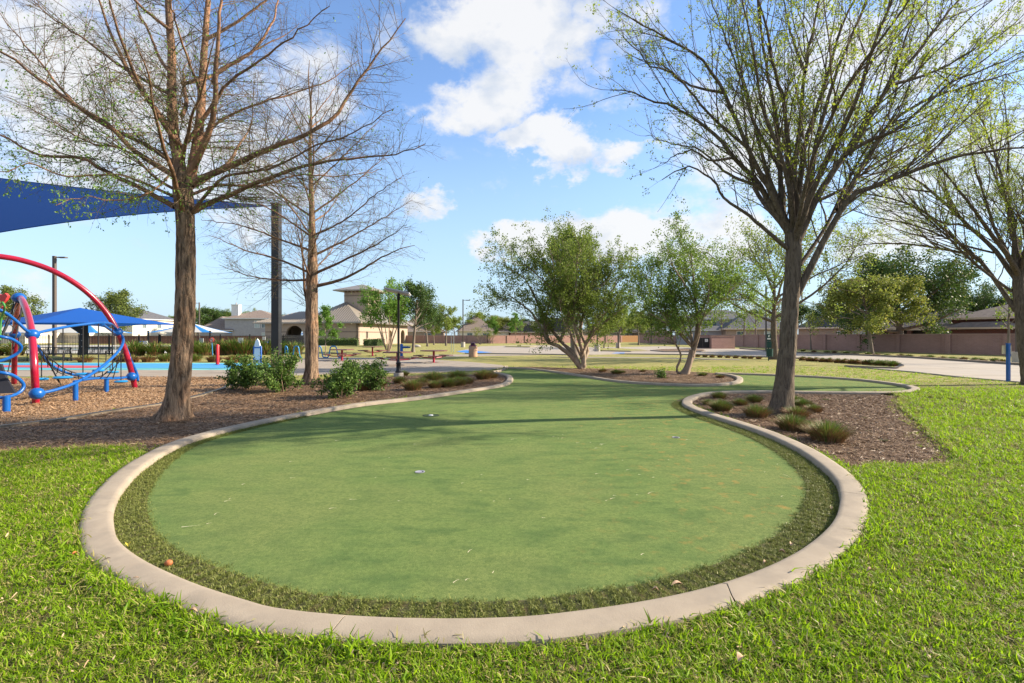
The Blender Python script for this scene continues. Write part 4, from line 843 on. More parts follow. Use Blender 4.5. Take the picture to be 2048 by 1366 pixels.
bgt = [('round',(1237,697.6),.82,1.0,'forked young oak on the grass strip beside a lamp base'),('round',(1208,696.2),.62,2.0,'slim young oak, first of three thin trunks before the orange fence'),('small',(1217,695),1.6,.4,'narrow sapling just behind the slim young oak'),
       ('round',(1277,690.3),.95,3.0,'far round oak in front of the orange plank fence'),('oak',(1302,687.4),.95,1.1,'dark round tree past the end of the orange plank fence'),('round',(1345,689),1.0,5.1,'bushy green tree behind the crooked myrtle stem'),
       ('oak',(855,693),.95,4.0,'dark oak half hidden behind the round oak by the tables'),('round',(868,690),.8,4.9,'pale tree before the brown wall between two oaks'),('small',(1033,687),1.7,2.0,'staked young tree against the far wall, lefthand of three'),
       ('bare',(1070,685.5),1.6,1.0,'bare pole tree against the pink wall'),('bare',(1042,686),1.5,3.0,'bare pole tree before the dark roofed house'),('small',(985,687),1.5,5.0,'round leafed sapling where the brown wall turns'),
       ('bare',(1487,693),1.9,2.2,'thin pole tree behind the brick enclosure'),('bare',(1512,693.5),1.7,4.2,'thin leaning pole tree nearer the big trunk'),('bare',(1445,690),1.7,5.2,'thin pole tree rising over the enclosure wall'),
       ('bare',(2016,714),1.25,.7,'pale barked thin tree behind the blue post'),('bush',(960,689),.9,.2,'spreading scrubby tree beside the tall lamp pole'),('gold',(1655,694),.6,1.5,'yellowish tree behind the big trunk near the dark house')]
for k_, (px, py), s, rz, lab in bgt: dup(K[k_], G(px, py), rz, lab, scale=s)
# skyline trees beyond the walls
for i, (k_, px, d, s, sz, lab) in enumerate([('pine',32,92,1.02,1.08,'tall pine at the edge behind the red climbing arch'),('oak',415,125,1.7,1.25,'dense green tree behind the pool fence next to the cypress'),('oak',440,130,1.5,1.2,'green tree second from the cypress over the brown roofs'),
        ('gold',480,130,1.25,1.15,'olive tree behind the brown roofed house'),('gold',520,138,1.2,1.2,'yellow olive tree by the chimney'),('round',390,140,1.5,1.4,'pale green tree peeping beside the cypress trunk'),('upright',345,150,.8,.8,'thin yellow tree behind the grey roofed house'),
        ('gold',155,120,.9,1.0,'brownish tree behind the blue canopy peak'),('round',945,140,2.0,1.25,'bright green tree behind the brown gable roof'),('round',975,150,2.0,1.2,'light green tree between two house roofs'),('gold',1005,140,1.2,1.0,'autumnal tree over the dark roofs'),
        ('oak',1255,150,1.8,1.15,'dark tree over the houses beyond the orange fence'),('round',1190,150,1.9,1.2,'tree behind the lamp pole beyond the pink wall'),('oak',1090,160,1.5,1.1,'dark tree behind the gabled dark house'),('oak',1330,150,1.8,1.25,'dark tree behind the parking ground'),
        ('round',2035,80,1.5,1.15,'pale treetop over the red brick gable'),('dark',1960,58,.62,.75,'green tree over the long brown roof'),('round',1925,60,.9,.95,'pale tree at the end of the live oak'),('oak',1600,95,1.2,1.1,'green tree over the wall by the big trunk'),('round',1455,110,1.3,1.0,'pale tree before the two storey grey house'),
        ('oak',1140,155,1.7,1.1,'dark tree over the cream gable beyond the myrtle'),('round',1290,140,1.7,1.1,'light tree at the end of the plank fence'),('oak',1375,140,1.5,1.1,'dense tree in the gap beside the crooked myrtle'),('gold',1400,150,1.4,1.2,'olive tree beside the two storey grey house'),('oak',1515,120,1.5,1.15,'dark tree over the grey roofed house'),('round',1560,105,1.3,1.0,'pale tree just behind the big elm trunk'),('oak',1645,90,1.1,1.05,'round dark tree over the slate roof'),('oak',1050,165,1.6,1.05,'dark treetop over the black roofs'),('round',910,160,1.7,1.1,'light treetop by the tall lamp pole'),('oak',300,150,1.2,1.0,'dark treetop behind the two storey cream house'),('oak',570,150,1.5,1.15,'dark treetop behind the arcade roof'),
        ('oak',700,150,1.4,1.0,'dark tree behind the stucco building'),('oak',880,150,1.6,1.15,'dark skyline tree behind the brown wall')]):
    o = dup(K[k_], ((px-CX)/F*d, d, 0), i*1.7, lab, scale=(s, s, sz))

# ------------------------------------------------------------------ leafy bushes under the small cypress
L_bush = leafmat('bush_leaf', (.045,.10,.018), (.13,.21,.035), (.36,.34,.09), .3)
B_bush = barkmat('bush_stem', (.20,.13,.09), (.12,.08,.05), (.26,.18,.12), 5)
def bush(px, py, hw, top, seed, lab, n=3600, ls=.055):
    p = G(px, py); d = p[1]; h = (py-top)*d/F; rx = hw*d/F; r_ = np.random.default_rng(seed); t = thing('leafy_bush', lab, 'bush', p, 0, 'leafy bushes under the small cypress')
    k = 16; a = r_.uniform(0, 6.28, k); e = np.radians(r_.uniform(25, 85, k)); ds = np.stack([np.cos(a)*np.cos(e), np.sin(a)*np.cos(e), np.sin(e)], 1)
    P, R = grow(np.c_[r_.normal(0, .1*rx, (k, 2)), np.zeros(k)], ds, np.where(np.sin(e) > .6, h*.95, rx*.95)*r_.uniform(.75, 1.08, k), np.full(k, .010), 7, .13, .04, r_, .3)
    q = children(P, R, r_, spacing=.09, tmin=.12, ang=(25, 65), ratio=.42, falloff=.3, rad=.01, lmin=.12, upb=.2); P2, R2 = grow(*q[:2], q[2], q[3], 3, .15, .05, r_)
    np_obj('stems', [(*tubes(P, R, 5), 0), (*tubes(P2, R2, 3), 0)], B_bush, t)
    C, T = on_branches(P2, r_, max(1, int(n/len(P2))), .1, .045); C = C[C[:, 2] > .02]
    v, f = leaf_quads(C, ls, r_, .42); np_obj('foliage', [(v, f, 0)], L_bush, t)
bush(497,780,50,716,1,'big leafy bush in front of the black column',5200); bush(565,785,50,712,2,'leafy bush touching the small cypress trunk, column side',5200); bush(683,797,38,728,3,'dark green bush just past the small cypress trunk',4800)
bush(744,782,32,722,4,'light loose bush beside the solar lamp',3000); bush(545,770,22,700,5,'tall sprig bush at the foot of the black column',1400); bush(700,768,45,722,6,'low spreading bush behind the dark green one',2600,.05)
# small sprouting plants
bush(1324,757,11,738,8,'small bright sprouting plant in the bed below the crooked myrtle',420,.06)

# ------------------------------------------------------------------ ornamental grass clumps
C_g = leafmat('clump_green', (.06,.12,.02), (.14,.21,.035), (.26,.25,.07), .25); C_b = leafmat('clump_brown', (.16,.085,.04), (.30,.17,.08), (.38,.26,.13), .1)
def clump_mesh(seed, brown=.35, n=1700, h=.33, w=.42, bl=.0042):
    r_ = np.random.default_rng(seed); V = []; Fq = []; Mi = []
    a = r_.uniform(0, 2*PI, n); rad = np.sqrt(r_.uniform(0, 1, n)); out = []
    for i in range(n):
        c, s = math.cos(a[i]), math.sin(a[i]); p0 = np.array([c*rad[i]*w*.45, s*rad[i]*w*.45, 0]); lean = rad[i]*.95+r_.normal(0, .22); hh = h*r_.uniform(.75, 1.05)*(1-.30*rad[i]**2)
        o = len(V); sx, sy = -s*bl, c*bl; tw = r_.uniform(-1, 1); sx, sy = sx*math.cos(tw)-sy*math.sin(tw), sx*math.sin(tw)+sy*math.cos(tw)
        for k, t in enumerate((0, .4, .75, 1)):
            l = lean*t*t*hh*.9; z = hh*t*(1-.22*rad[i]*t); q = 1-t*.8; V += [(p0[0]+c*l-sx*q, p0[1]+s*l-sy*q, z), (p0[0]+c*l+sx*q, p0[1]+s*l+sy*q, z)]
        b = 1 if r_.uniform() < brown*(1.1 if rad[i] > .6 else .4) else 0
        for k in range(3): Fq.append((o+2*k, o+2*k+1, o+2*k+3, o+2*k+2)); Mi.append(1 if (b or (k == 0 and r_.uniform() < .6)) else 0)
    Mi = np.array(Mi); Fq = np.array(Fq); V = np.array(V); me = np_mesh('grass_clump', [(V, Fq, 0)]); me.polygons.foreach_set('material_index', Mi.astype(np.int32)); me.materials.append(C_g); me.materials.append(C_b); return me
CM = [clump_mesh(1, .45), clump_mesh(2, .7), clump_mesh(3, .85), clump_mesh(4, .25, 420, .30, .34, .012), clump_mesh(5, 1.0, 420, .26, .34, .012)]
def clump(px, py, s, v, lab, group, sz=1.0):
    s = s*(.82 if group == g3 else 1.05)
    o = link(bpy.data.objects.new('grass_clump', CM[v])); o.location = G(px, py)
    o.scale = (s, s, s*sz); o.rotation_euler = (0, 0, px*.37); tag(o, lab, 'grass clump', group); return o
g3 = 'grass clumps in the bed of the big elm'
for px, py, s, v, lab in [(1417,811,.62,0,'small green clump just inside the tip of the curb, lowest of the first group'),(1442,823,1.05,0,'round green clump nearest the curb at the tip'),(1438,798,.8,0,'green clump furthest back at the curb tip'),(1480,812,.75,1,'low brownish clump between the tip group and the trunk'),
        (1508,806,.85,0,'dark green clump standing alone behind, on the tip side of the elm'),(1513,836,1.1,1,'large green topped clump with brown skirt, tip side of the trunk'),(1592,806,.7,0,'green clump peeping out behind the elm trunk'),(1606,816,.85,0,'green clump on the sunny side behind the elm trunk'),
        (1628,826,.75,2,'orange brown clump on the sunny side of the elm trunk'),(1594,838,1.0,2,'brown clump hard against the sunny foot of the elm'),(1585,862,1.15,1,'wide brown and green clump in front of the elm trunk'),(1620,866,.8,0,'green half of the pair in front of the elm trunk'),(1655,883,1.3,1,'largest clump, alone at the sunny end near the curb')]:
    clump(px, py, s, v, lab, g3)
clump(1652,801,.55,3,'flat tuft of green in the mulch beyond the elm',g3,.35); clump(1731,838,.4,3,'tiny flat green tuft in the open mulch',g3,.4); clump(1768,884,.4,3,'tiny bright green tuft near the lawn edge of the mulch',g3,.4); clump(1735,864,.5,4,'flat straw coloured tuft in the open mulch',g3,.3)
gl = 'grass clumps in the bed under the solar lamp'
for px, py, s, v, lab in [(800,768,.85,1,'dark clump in front of the lamp foot'),(826,781,1.05,1,'broad clump by the curb below the lamp'),(868,766,1.3,0,'tall yellow topped clump behind, below the bin'),(843,772,.9,1,'middle clump of the lamp group'),(870,777,.8,1,'low clump between the tall one and the curb'),
        (914,762,1.25,0,'yellow topped clump furthest back in the bed'),(896,775,1.0,0,'green clump next to the curb, middle of the bed'),(917,772,1.0,0,'green clump in front of the yellow topped one'),(935,768,.8,1,'clump towards the curb tip'),(967,759,1.2,1,'brown green clump close to the curb tip'),
        (759,774,.85,1,'dull brown clump at the edge of the light bush'),(726,782,.8,2,'brown clump between the two bushes'),(985,757,.8,1,'last small clump at the curb tip'),(808,752,.7,0,'round little clump right beside the lamp pedestal')]: clump(px, py, s, v, lab, gl)
g2 = 'tufts in the bed of the crape myrtles'
for px, py, s, v, lab in [(1233,748,.85,0,'dark green tuft midway between the two myrtles'),(1205,744,.7,2,'brown tuft near the sprawling myrtle'),(1285,744,.7,4,'dry tuft before the crooked myrtle'),(1405,752,.8,3,'yellow green tuft on the tip side of the crooked myrtle'),(1440,756,.8,4,'dry yellow tuft near the rounded curb tip'),(1245,746,.5,0,'small green tuft beside the dark one')]: clump(px, py, s, v, lab, g2, .7)
r_ = np.random.default_rng(77)
words_ = ['first','second','third','fourth','fifth','sixth','seventh','eighth','ninth','tenth','eleventh','twelfth','thirteenth','fourteenth','fifteenth','sixteenth','seventeenth','eighteenth','nineteenth','twentieth']
for i in range(9): clump(1394+i*15.5+r_.uniform(-2,2), 713.6+i*.55, .95, 4, f'brown clump, {words_[i]} from the parking end of the kerbside row', 'row of clumps along the parking kerb', .9)
for i in range(14): clump(1604+i*14.0+r_.uniform(-2,2), 721+i*.85+(i % 2)*.6, 1.15, 3 if i > 9 else 4, f'clump, {words_[i]} from the big trunk on the traffic island', 'row of clumps on the traffic island', 1.0)
for i in range(20): clump(1610+i*21+r_.uniform(-5,5), 702.5+i*1.15+(i % 3)*.9, 1.1, 4 if i % 2 else 3, f'clump, {words_[i]} along the verge in front of the brick wall', 'clumps on the verge by the brick wall', .8)
for i, (px, py, v) in enumerate([(80,724,3),(265,723.5,4),(297,724,4),(332,723,3),(389,723,3),(428,724,4),(465,724,4),(488,723,4),(240,723,4),(170,725,4)]): clump(px, py, 1.9, v, f'low dry mound, {words_[i]} of those along the splash pad lawn', 'dry mounds by the splash pad', .95)
for i, (px, py, v, s) in enumerate([(-10,711,3,3),(30,711,3,3.2),(272,711.5,3,3.4),(310,711.5,3,3.2),(392,711,3,3.6),(412,711,3,2.8),(445,710,3,3.6),(468,710,3,3.9),(490,710,3,4.0),(512,709.5,3,3.8),(534,709.5,3,3.6),(560,709,3,3.6),(590,709,3,3.2),(350,711,3,3)]): clump(px, py, s, v, f'tall fountain grass, {words_[i]} of the row along the black fence', 'fountain grasses along the pool fence', 1.3)
# ------------------------------------------------------------------ buildings and walls
def brickmat(name, c1, c2, mort, bw=.22, bh=.075):
    m = bpy.data.materials.new(name); m.use_nodes = True; nt = m.node_tree; N = nt.nodes; L = nt.links; b = N['Principled BSDF']; b.inputs['Roughness'].default_value = .9
    t = N.new('ShaderNodeTexCoord'); s = N.new('ShaderNodeSeparateXYZ'); L.new(t.outputs['Object'], s.inputs[0]); a = N.new('ShaderNodeMath'); a.operation = 'ADD'; L.new(s.outputs[0], a.inputs[0]); L.new(s.outputs[1], a.inputs[1])
    c = N.new('ShaderNodeCombineXYZ'); L.new(a.outputs[0], c.inputs[0]); L.new(s.outputs[2], c.inputs[1]); k = N.new('ShaderNodeTexBrick'); L.new(c.outputs[0], k.inputs['Vector'])
    k.inputs['Scale'].default_value = 1; k.inputs['Brick Width'].default_value = bw; k.inputs['Row Height'].default_value = bh; k.inputs['Mortar Size'].default_value = .008; k.inputs['Color1'].default_value = (*c1, 1); k.inputs['Color2'].default_value = (*c2, 1); k.inputs['Mortar'].default_value = (*mort, 1)
    n = N.new('ShaderNodeTexNoise'); n.inputs['Scale'].default_value = 1.4; n.inputs['Detail'].default_value = 5; mx = N.new('ShaderNodeMixRGB'); mx.blend_type = 'MULTIPLY'; mx.inputs[0].default_value = .5; L.new(k.outputs[0], mx.inputs[1]); L.new(n.outputs['Fac'], mx.inputs[2])
    L.new(mx.outputs[0], b.inputs['Base Color']); bp = N.new('ShaderNodeBump'); bp.inputs['Distance'].default_value = .01; L.new(k.outputs[1], bp.inputs['Height']); bp.invert = True; L.new(bp.outputs[0], b.inputs['Normal']); return m
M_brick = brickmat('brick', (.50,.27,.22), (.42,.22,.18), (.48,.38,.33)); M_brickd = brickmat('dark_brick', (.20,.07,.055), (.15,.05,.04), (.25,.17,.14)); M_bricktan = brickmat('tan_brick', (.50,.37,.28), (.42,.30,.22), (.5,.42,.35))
M_cap = mat('cap_stone', (.45,.30,.25), (.38,.25,.20), 6)
def seamroof(name, c):
    m = bpy.data.materials.new(name); m.use_nodes = True; b = m.node_tree.nodes['Principled BSDF']; b.inputs['Base Color'].default_value = (*c, 1); b.inputs['Roughness'].default_value = .45; b.inputs['Metallic'].default_value = .3; return m
M_seam = seamroof('metal_roof', (.27,.235,.195)); M_stucco = mat('stucco', (.37,.29,.225), (.33,.255,.20), 3, .9, .15, 60); M_stuccod = mat('stucco_band', (.20,.15,.12), (.17,.13,.10), 4)
M_shg = mat('shingle_grey', (.12,.12,.13), (.075,.075,.085), 3, .9, .4, 12); M_shb = mat('shingle_brown', (.23,.18,.15), (.16,.125,.105), 3, .9, .4, 12); M_shk = mat('shingle_black', (.075,.072,.075), (.045,.045,.05), 3, .9, .4, 12); M_sht = mat('shingle_tan', (.34,.27,.22), (.26,.20,.165), 3, .9, .4, 12)
M_cream = mat('siding_cream', (.66,.60,.50), (.60,.54,.45), 2); M_grey = mat('siding_grey', (.36,.35,.36), (.31,.30,.31), 2); M_trim = mat('trim', (.62,.52,.42), (.58,.49,.39), 2); M_twhite = mat('trim_white', (.72,.70,.66), (.66,.64,.60), 2)
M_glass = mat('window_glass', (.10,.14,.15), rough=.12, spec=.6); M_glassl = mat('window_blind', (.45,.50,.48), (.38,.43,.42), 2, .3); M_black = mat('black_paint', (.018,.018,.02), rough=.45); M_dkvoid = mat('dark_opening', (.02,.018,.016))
def window(parent, c, w, h, rz, lit=False):
    """frame with a pane and glazing bars, set into the face at c (local), facing -y turned by rz"""
    f = MB(); t = .06
    for s in (-1, 1): f.box((s*(w/2), -.02, 0), (t, .10, h+t)); f.box((0, -.02, s*(h/2)), (w-t, .098, t))
    f.box((0, -.015, 0), (t*.6, .06, h-t)); fo = f.build('window', M_twhite, parent); fo.location = c; fo.rotation_euler = (0, 0, rz)
    MB().box((0, .01, 0), (w-t, .02, h-t)).build('pane', M_glassl if lit else M_glass, fo)
def hip(b, x0, x1, y0, y1, z0, z1, ov=.4, gable=None, th=.16, m=0, rl=None):
    x0 -= ov; x1 += ov; y0 -= ov; y1 += ov; w, d = x1-x0, y1-y0
    if gable == 'x': r0, r1 = (x0, (y0+y1)/2), (x1, (y0+y1)/2)
    elif gable == 'y': r0, r1 = ((x0+x1)/2, y0), ((x0+x1)/2, y1)
    elif w >= d: k = d/2*.95; r0, r1 = (x0+k, (y0+y1)/2), (x1-k, (y0+y1)/2)
    else: k = w/2*.95; r0, r1 = ((x0+x1)/2, y0+k), ((x0+x1)/2, y1-k)
    v = [(x0,y0,z0),(x1,y0,z0),(x1,y1,z0),(x0,y1,z0),(x0,y0,z0-th),(x1,y0,z0-th),(x1,y1,z0-th),(x0,y1,z0-th),(*r0,z1),(*r1,z1)]
    if gable == 'y' or (gable is None and w < d): f = [(0,1,8),(1,2,9,8),(2,3,9),(3,0,8,9)]
    else: f = [(0,1,9,8),(1,2,9),(2,3,8,9),(3,0,8)]
    b.add(v, f+[(0,4,5,1),(1,5,6,2),(2,6,7,3),(3,7,4,0),(7,6,5,4)], m)
def house(label, px, d, w, dp, rz, eave, ridge, wall, roof, gable=None, wins=(), trim=None, wing=None, chimney=None, name='house', chim_m=None, z0=0):
    t = thing(name, label, 'house', ((px-CX)/F*d, d, 0), rz)
    MB().box((0, 0, eave/2), (w, dp, eave)).build('wall', wall, t); r = MB(); hip(r, -w/2, w/2, -dp/2, dp/2, eave, ridge, .45, gable); ro = r.build('roof', roof, t)
    f = MB(); f.box((0, -dp/2-.45, eave-.08), (w+.94, .04, .2)); f.box((w/2+.45, 0, eave-.08), (.04, dp+.86, .2)); f.box((-w/2-.45, 0, eave-.08), (.04, dp+.86, .2)); f.build('fascia', trim or M_trim, t)
    if gable == 'y': MB().add([(-w/2,-dp/2-.004,eave-.02),(w/2,-dp/2-.004,eave-.02),(0,-dp/2-.004,eave+(ridge-eave)*.88)], [(0,1,2)]).build('gable_end', wall, t)
    for (face, u, z, ww, hh) in wins:
        if face == 'f': window(t, (u, -dp/2-.03, z), ww, hh, 0, u % 2 > 1)
        elif face == 'r': window(t, (w/2+.03, u, z), ww, hh, PI/2)
        else: window(t, (-w/2-.03, u, z), ww, hh, -PI/2)
    if wing:
        for (wx, wy, ww, wd, we, wr, wg, wm) in wing:
            MB().box((wx, wy, we/2), (ww, wd, we)).build('wing', wm or wall, t); r = MB(); hip(r, wx-ww/2, wx+ww/2, wy-wd/2, wy+wd/2, we, wr, .4, wg); r.build('wing_roof', roof, t)
            if wg == 'y': MB().add([(wx-ww/2,wy-wd/2-.006,we-.02),(wx+ww/2,wy-wd/2-.006,we-.02),(wx,wy-wd/2-.006,we+(wr-we)*.86)], [(0,1,2)]).build('wing_gable', wm or wall, t)
            MB().box((wx, wy-wd/2-.42, we-.08), (ww+.8, .04, .18)).build('wing_fascia', trim or M_trim, t)
    if chimney: cx, cy, cz, cw = chimney; cc = MB().box((cx, cy, cz/2), (cw, cw, cz)).box((cx, cy, cz+.08), (cw+.2, cw+.2, .16)).build('chimney', chim_m or wall, ro); MB().cyl((cx, cy, cz+.16), .14, .45, 10).build('flue', M_grey, t)
    return t
# the stucco pool house with its lookout tower
P0 = np.array([-27.2, 88.5, 0.0]); rzb = math.atan2(.19, -.98)-PI
bt = thing('pool_house', 'tan stucco pool building with seamed metal hip roofs, arch and square tower', 'building', P0, math.radians(-11))
BW, BD, BE = 18.6, 22.0, 3.95
def archwall(mb, x0, x1, z1, arches, y, th, axis='x', m=0):
    """a wall from x0 to x1 with round headed openings [(cx, half width, spring height)]"""
    cols = sorted(set([x0, x1]+[a[0]-a[1] for a in arches]+[a[0]+a[1] for a in arches]))
    def pt(u, w, z): return (u, y+w, z) if axis == 'x' else (y+w, u, z)
    for a, b in zip(cols[:-1], cols[1:]):
        ar = [q for q in arches if abs((a+b)/2-q[0]) < q[1]]
        if not ar:
            v = [pt(a,0,0),pt(b,0,0),pt(b,0,z1),pt(a,0,z1),pt(a,th,0),pt(b,th,0),pt(b,th,z1),pt(a,th,z1)]; mb.add(v, [(0,1,2,3),(7,6,5,4),(0,4,5,1),(3,2,6,7),(0,3,7,4),(1,5,6,2)], m)
        else:
            c, hw, sp = ar[0]; k = 14; th_ = [PI-PI*i/k for i in range(k+1)]; U = [c+hw*math.cos(t) for t in th_]; Z = [sp+hw*math.sin(t) for t in th_]
            for i in range(k):
                v = [pt(U[i],0,Z[i]),pt(U[i+1],0,Z[i+1]),pt(U[i+1],0,z1),pt(U[i],0,z1),pt(U[i],th,Z[i]),pt(U[i+1],th,Z[i+1]),pt(U[i+1],th,z1),pt(U[i],th,z1)]; mb.add(v, [(0,1,2,3),(7,6,5,4),(0,4,5,1)], m)
w = MB(); archwall(w, -18.6, 0, BE, [(-12.6, 1.75, 1.75)], 0, .5); w.build('front_wall', M_stucco, bt)
w = MB(); archwall(w, .0, 22, BE, [(13.2, .85, 1.9), (19.4, 1.0, 1.9)], -.5, .5, 'y'); w.build('side_wall', M_stucco, bt)
w = MB(); w.box((-4.6, 8, BE/2), (8, 14.4, BE)); w.box((-4.5, 21.6, BE/2), (8, .6, BE)); w.box((-18.2, 3.7, BE/2), (.6, 6.2, BE)); w.build('inner_wall', M_stucco, bt)
w = MB(); archwall(w, -18.4, -8.7, BE-.02, [(-14.2, 2.1, 1.5)], 7.0, .4); w.build('rear_arch_wall', M_stucco, bt)
b = MB(); b.box((-5.3, -.015, 2.35), (10.5, .05, .17)); b.box((-16.4, -.015, 2.35), (4.3, .05, .17)); b.box((.03, 5.9, 2.35), (.05, 11.8, .17)); b.build('band', M_stuccod, bt)
r = MB(); hip(r, -10.3, .2, -.3, 22.2, BE+.14, 8.0, 1.0, th=.24); mr_ = r.build('main_roof', M_seam, bt)
r = MB(); hip(r, -19.3, -8.4, -.25, 9.6, BE+.12, 6.3, 1.0, th=.22); lr_ = r.build('arcade_roof', M_seam, bt)
s = MB(); nrm_y = 6.25
for i in range(26):          # standing seams on the front slopes
    x = -10.9+i*.46; top = min(x+11.3, 1.2-x)/6.25; top = max(min(top, 1), .02); y0, z0 = -1.3, BE+.14
    s.box((x, y0+5.94*top/2, z0+(8.0-z0)*top/2+.03), (.05, math.hypot(5.94*top, (8.0-z0)*top), .06), rx=math.atan2(8.0-z0, 5.94))
for i in range(24):
    x = -20.0+i*.46; top = min(x+20.3, 9, 99)/5.925; top = max(min(top, 1), .02); y0, z0 = -1.25, BE+.12
    s.box((x, y0+5.63*top/2, z0+(6.3-z0)*top/2+.03), (.05, math.hypot(5.63*top, (6.3-z0)*top), .06), rx=math.atan2(6.3-z0, 5.63))
so = s.build('roof_seams', M_seam, bt); so['kind'] = 'stuff'
b = MB(); b.box((-3.2, 7.6, 8.0), (4.9, 4.9, 4.2)); tw = b.build('tower', M_stucco, bt); MB().box((-3.2, 5.13, 9.2), (4.96, .05, .16)).box((-.73, 7.6, 9.2), (.05, 4.9, .16)).build('tower_band', M_stuccod, bt)
r = MB(); hip(r, -5.65, -.75, 5.15, 10.05, 10.25, 11.55, 1.5, th=.2); r.build('tower_roof', M_seam, bt)
for i in range(6): MB().box((-5.2+i*.8, 4.75, 9.93), (.14, .8, .22)).build('bracket', M_stuccod, tw)
for i in range(6): MB().box((-.35, 5.6+i*.8, 9.93), (.8, .14, .22)).build('bracket', M_stuccod, tw)
for y in (3.2, 9.4):
    n_ = MB(); n_.box((.03, y, 1.75), (.08, .62, 1.5)); n_.cyl((.03, y, 2.3), .31, .02, 14); no = n_.build('niche', M_stuccod, bt); MB().box((.075, y, 1.8), (.03, .34, 1.05)).build('grille', M_dkvoid, no)
for x, y in ((-1.0,-.55),(-14.6,-.55),(-9.0,-.55)): MB().ball((x, y, BE-.12), .13).build('wall_lamp', M_twhite, bt)
MB().box((-9.3, -.03, 1.1), (1.1, .08, 2.2)).build('door', M_black, bt)
# neighbouring houses
W2 = lambda n_, z, w_, h_, x0, x1, f='f': [(f, x0+(x1-x0)*i/max(n_-1, 1), z, w_, h_) for i in range(n_)]
house('two storey cream house with grey hip roof between canopy and cypress', 268, 125, 13, 12, math.radians(-12), 5.7, 8.6, M_cream, M_shg, wins=[('f',-4,4.4,1.1,1.3),('r',-3,4.2,.9,1.4),('r',1,4.2,.9,1.4),('f',3,4.4,1,1.3)], wing=[(-6.5,-8,11,6,2.9,5.4,None,None)], trim=M_twhite)
house('low house with tan roof beside the cypress trunk, seen over the pool fence', 432, 150, 13, 11, .15, 2.8, 6.3, M_bricktan, M_sht, wins=[('f',-3,1.6,1.4,1.2),('f',3,1.6,1.4,1.2)])
house('brown roofed house with a dark porch, second along the pool fence', 462, 130, 11, 10, -.1, 2.7, 6.2, M_bricktan, M_shb, wins=[('f',-3,1.6,1.4,1.2)], wing=[(3.2,-6,4.5,3,2.3,3.6,None,None)])
house('grey two storey house with white chimney beside the black column', 520, 118, 11, 11, .12, 5.6, 7.7, M_grey, M_shb, wins=[('f',1.4,4.3,1.1,1.7),('f',2.9,4.3,1.1,1.7),('f',4.4,4.3,1.1,1.7),('f',3.2,1.7,1.6,1.4)], wing=[(-7.5,-1,7,9,2.9,6.1,None,None)], chimney=(-3.9,-3.4,8.6,1.5), chim_m=M_twhite, trim=M_twhite)
house('low dark roofed house beyond the pool fence by the playground', 20, 110, 14, 10, .1, 2.8, 5.4, M_cream, M_shg, wins=[('f',-3,1.6,1.4,1.2),('f',3,1.6,1.4,1.2)])
house('tan house behind the far brown wall under the round oak', 838, 150, 15, 11, .1, 2.9, 6.6, M_bricktan, M_shb, wins=[('f',-4,1.7,1.6,1.3),('f',3,1.7,1.6,1.3)])
house('brown roofed house with a high gable beside the tall lamp', 950, 140, 9, 12, math.radians(10), 3.0, 7.4, M_cream, M_shb, wins=[('f',2.5,1.8,2,1.2),('f',-2,1.8,1.4,1.2)], wing=[(6.4,0,5,8,2.8,4.9,None,None)])
house('black roofed brick house with pale gable peaks behind the pink wall', 1032, 145, 22, 12, .05, 2.9, 5.9, M_bricktan, M_shk, wins=[('f',-7,1.8,1.4,1.2),('f',0,1.8,1.4,1.2)], wing=[(2.0,-7,8,5,2.7,5.1,'y',M_brick),(10,-6.5,6,4,2.7,4.4,'y',M_cream)])
house('black roofed house with cream gable seen through the sprawling myrtle', 1112, 150, 14, 12, -.05, 3.0, 7.0, M_cream, M_shk, gable='y', wins=[('f',0,3.9,1.2,1.2)], chimney=(6.3,-3,6.8,1.2), chim_m=M_cream)
house('low dark house behind the orange plank fence', 1232, 165, 24, 12, 0, 3.0, 5.6, M_grey, M_shk, wins=[('f',2,1.9,1.6,1.3),('f',-6,1.9,1.6,1.3)], wing=[(-2,-6.5,7,3,2.8,7.2,'y',None)])
house('tan gabled house past the end of the plank fence', 1300, 158, 10, 10, .1, 2.8, 5.0, M_bricktan, M_shb, wins=[('f',2,1.7,1.4,1.2)])
house('two storey grey stone house with dark roof behind the brick enclosure', 1432, 100, 15, 12, -.25, 4.9, 6.8, M_grey, M_shg, wins=[('f',-5.5,3.9,1.0,1.3),('f',-1.5,3.9,1.6,1.3),('f',2.5,4.0,1.0,1.6),('f',4.4,4.0,1.0,1.6)], wing=[(-3.5,-8,9,4,2.7,3.5,None,None)], trim=M_twhite)
house('grey roofed house between the enclosure and the big trunk', 1500, 92, 11, 10, -.15, 2.9, 5.9, M_bricktan, M_shg, wins=[('f',-3,1.9,1.4,1.0),('f',1.5,1.9,1.4,1.0)])
house('low dark slate roofed house by the golden oak', 1698, 67.9, 8, 9, -1.23, 2.75, 5.7, M_bricktan, M_shk, wins=[('f',2.5,1.7,1.3,1)])
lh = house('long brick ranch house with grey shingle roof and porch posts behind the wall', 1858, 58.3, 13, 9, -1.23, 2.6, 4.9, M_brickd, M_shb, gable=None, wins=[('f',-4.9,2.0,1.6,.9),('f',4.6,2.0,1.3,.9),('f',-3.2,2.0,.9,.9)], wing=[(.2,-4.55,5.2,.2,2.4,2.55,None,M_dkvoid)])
for x in (-2.5,-.9,1.0,2.8): MB().box((x,-4.85,1.22), (.45,.3,2.44)).build('porch_post', M_brickd, lh)
house('tall gabled red brick house end with two bright windows beside the thin tree', 2075, 49.5, 9.5, 9, -1.23, 3.45, 5.3, M_brickd, M_shb, gable=None, wins=[('f',-2.2,2.0,1.3,1.0),('f',-.2,2.0,1.0,1.0)], wing=[(-1.6,-5.2,5.0,1.4,2.45,3.0,None,None)], trim=M_trim)
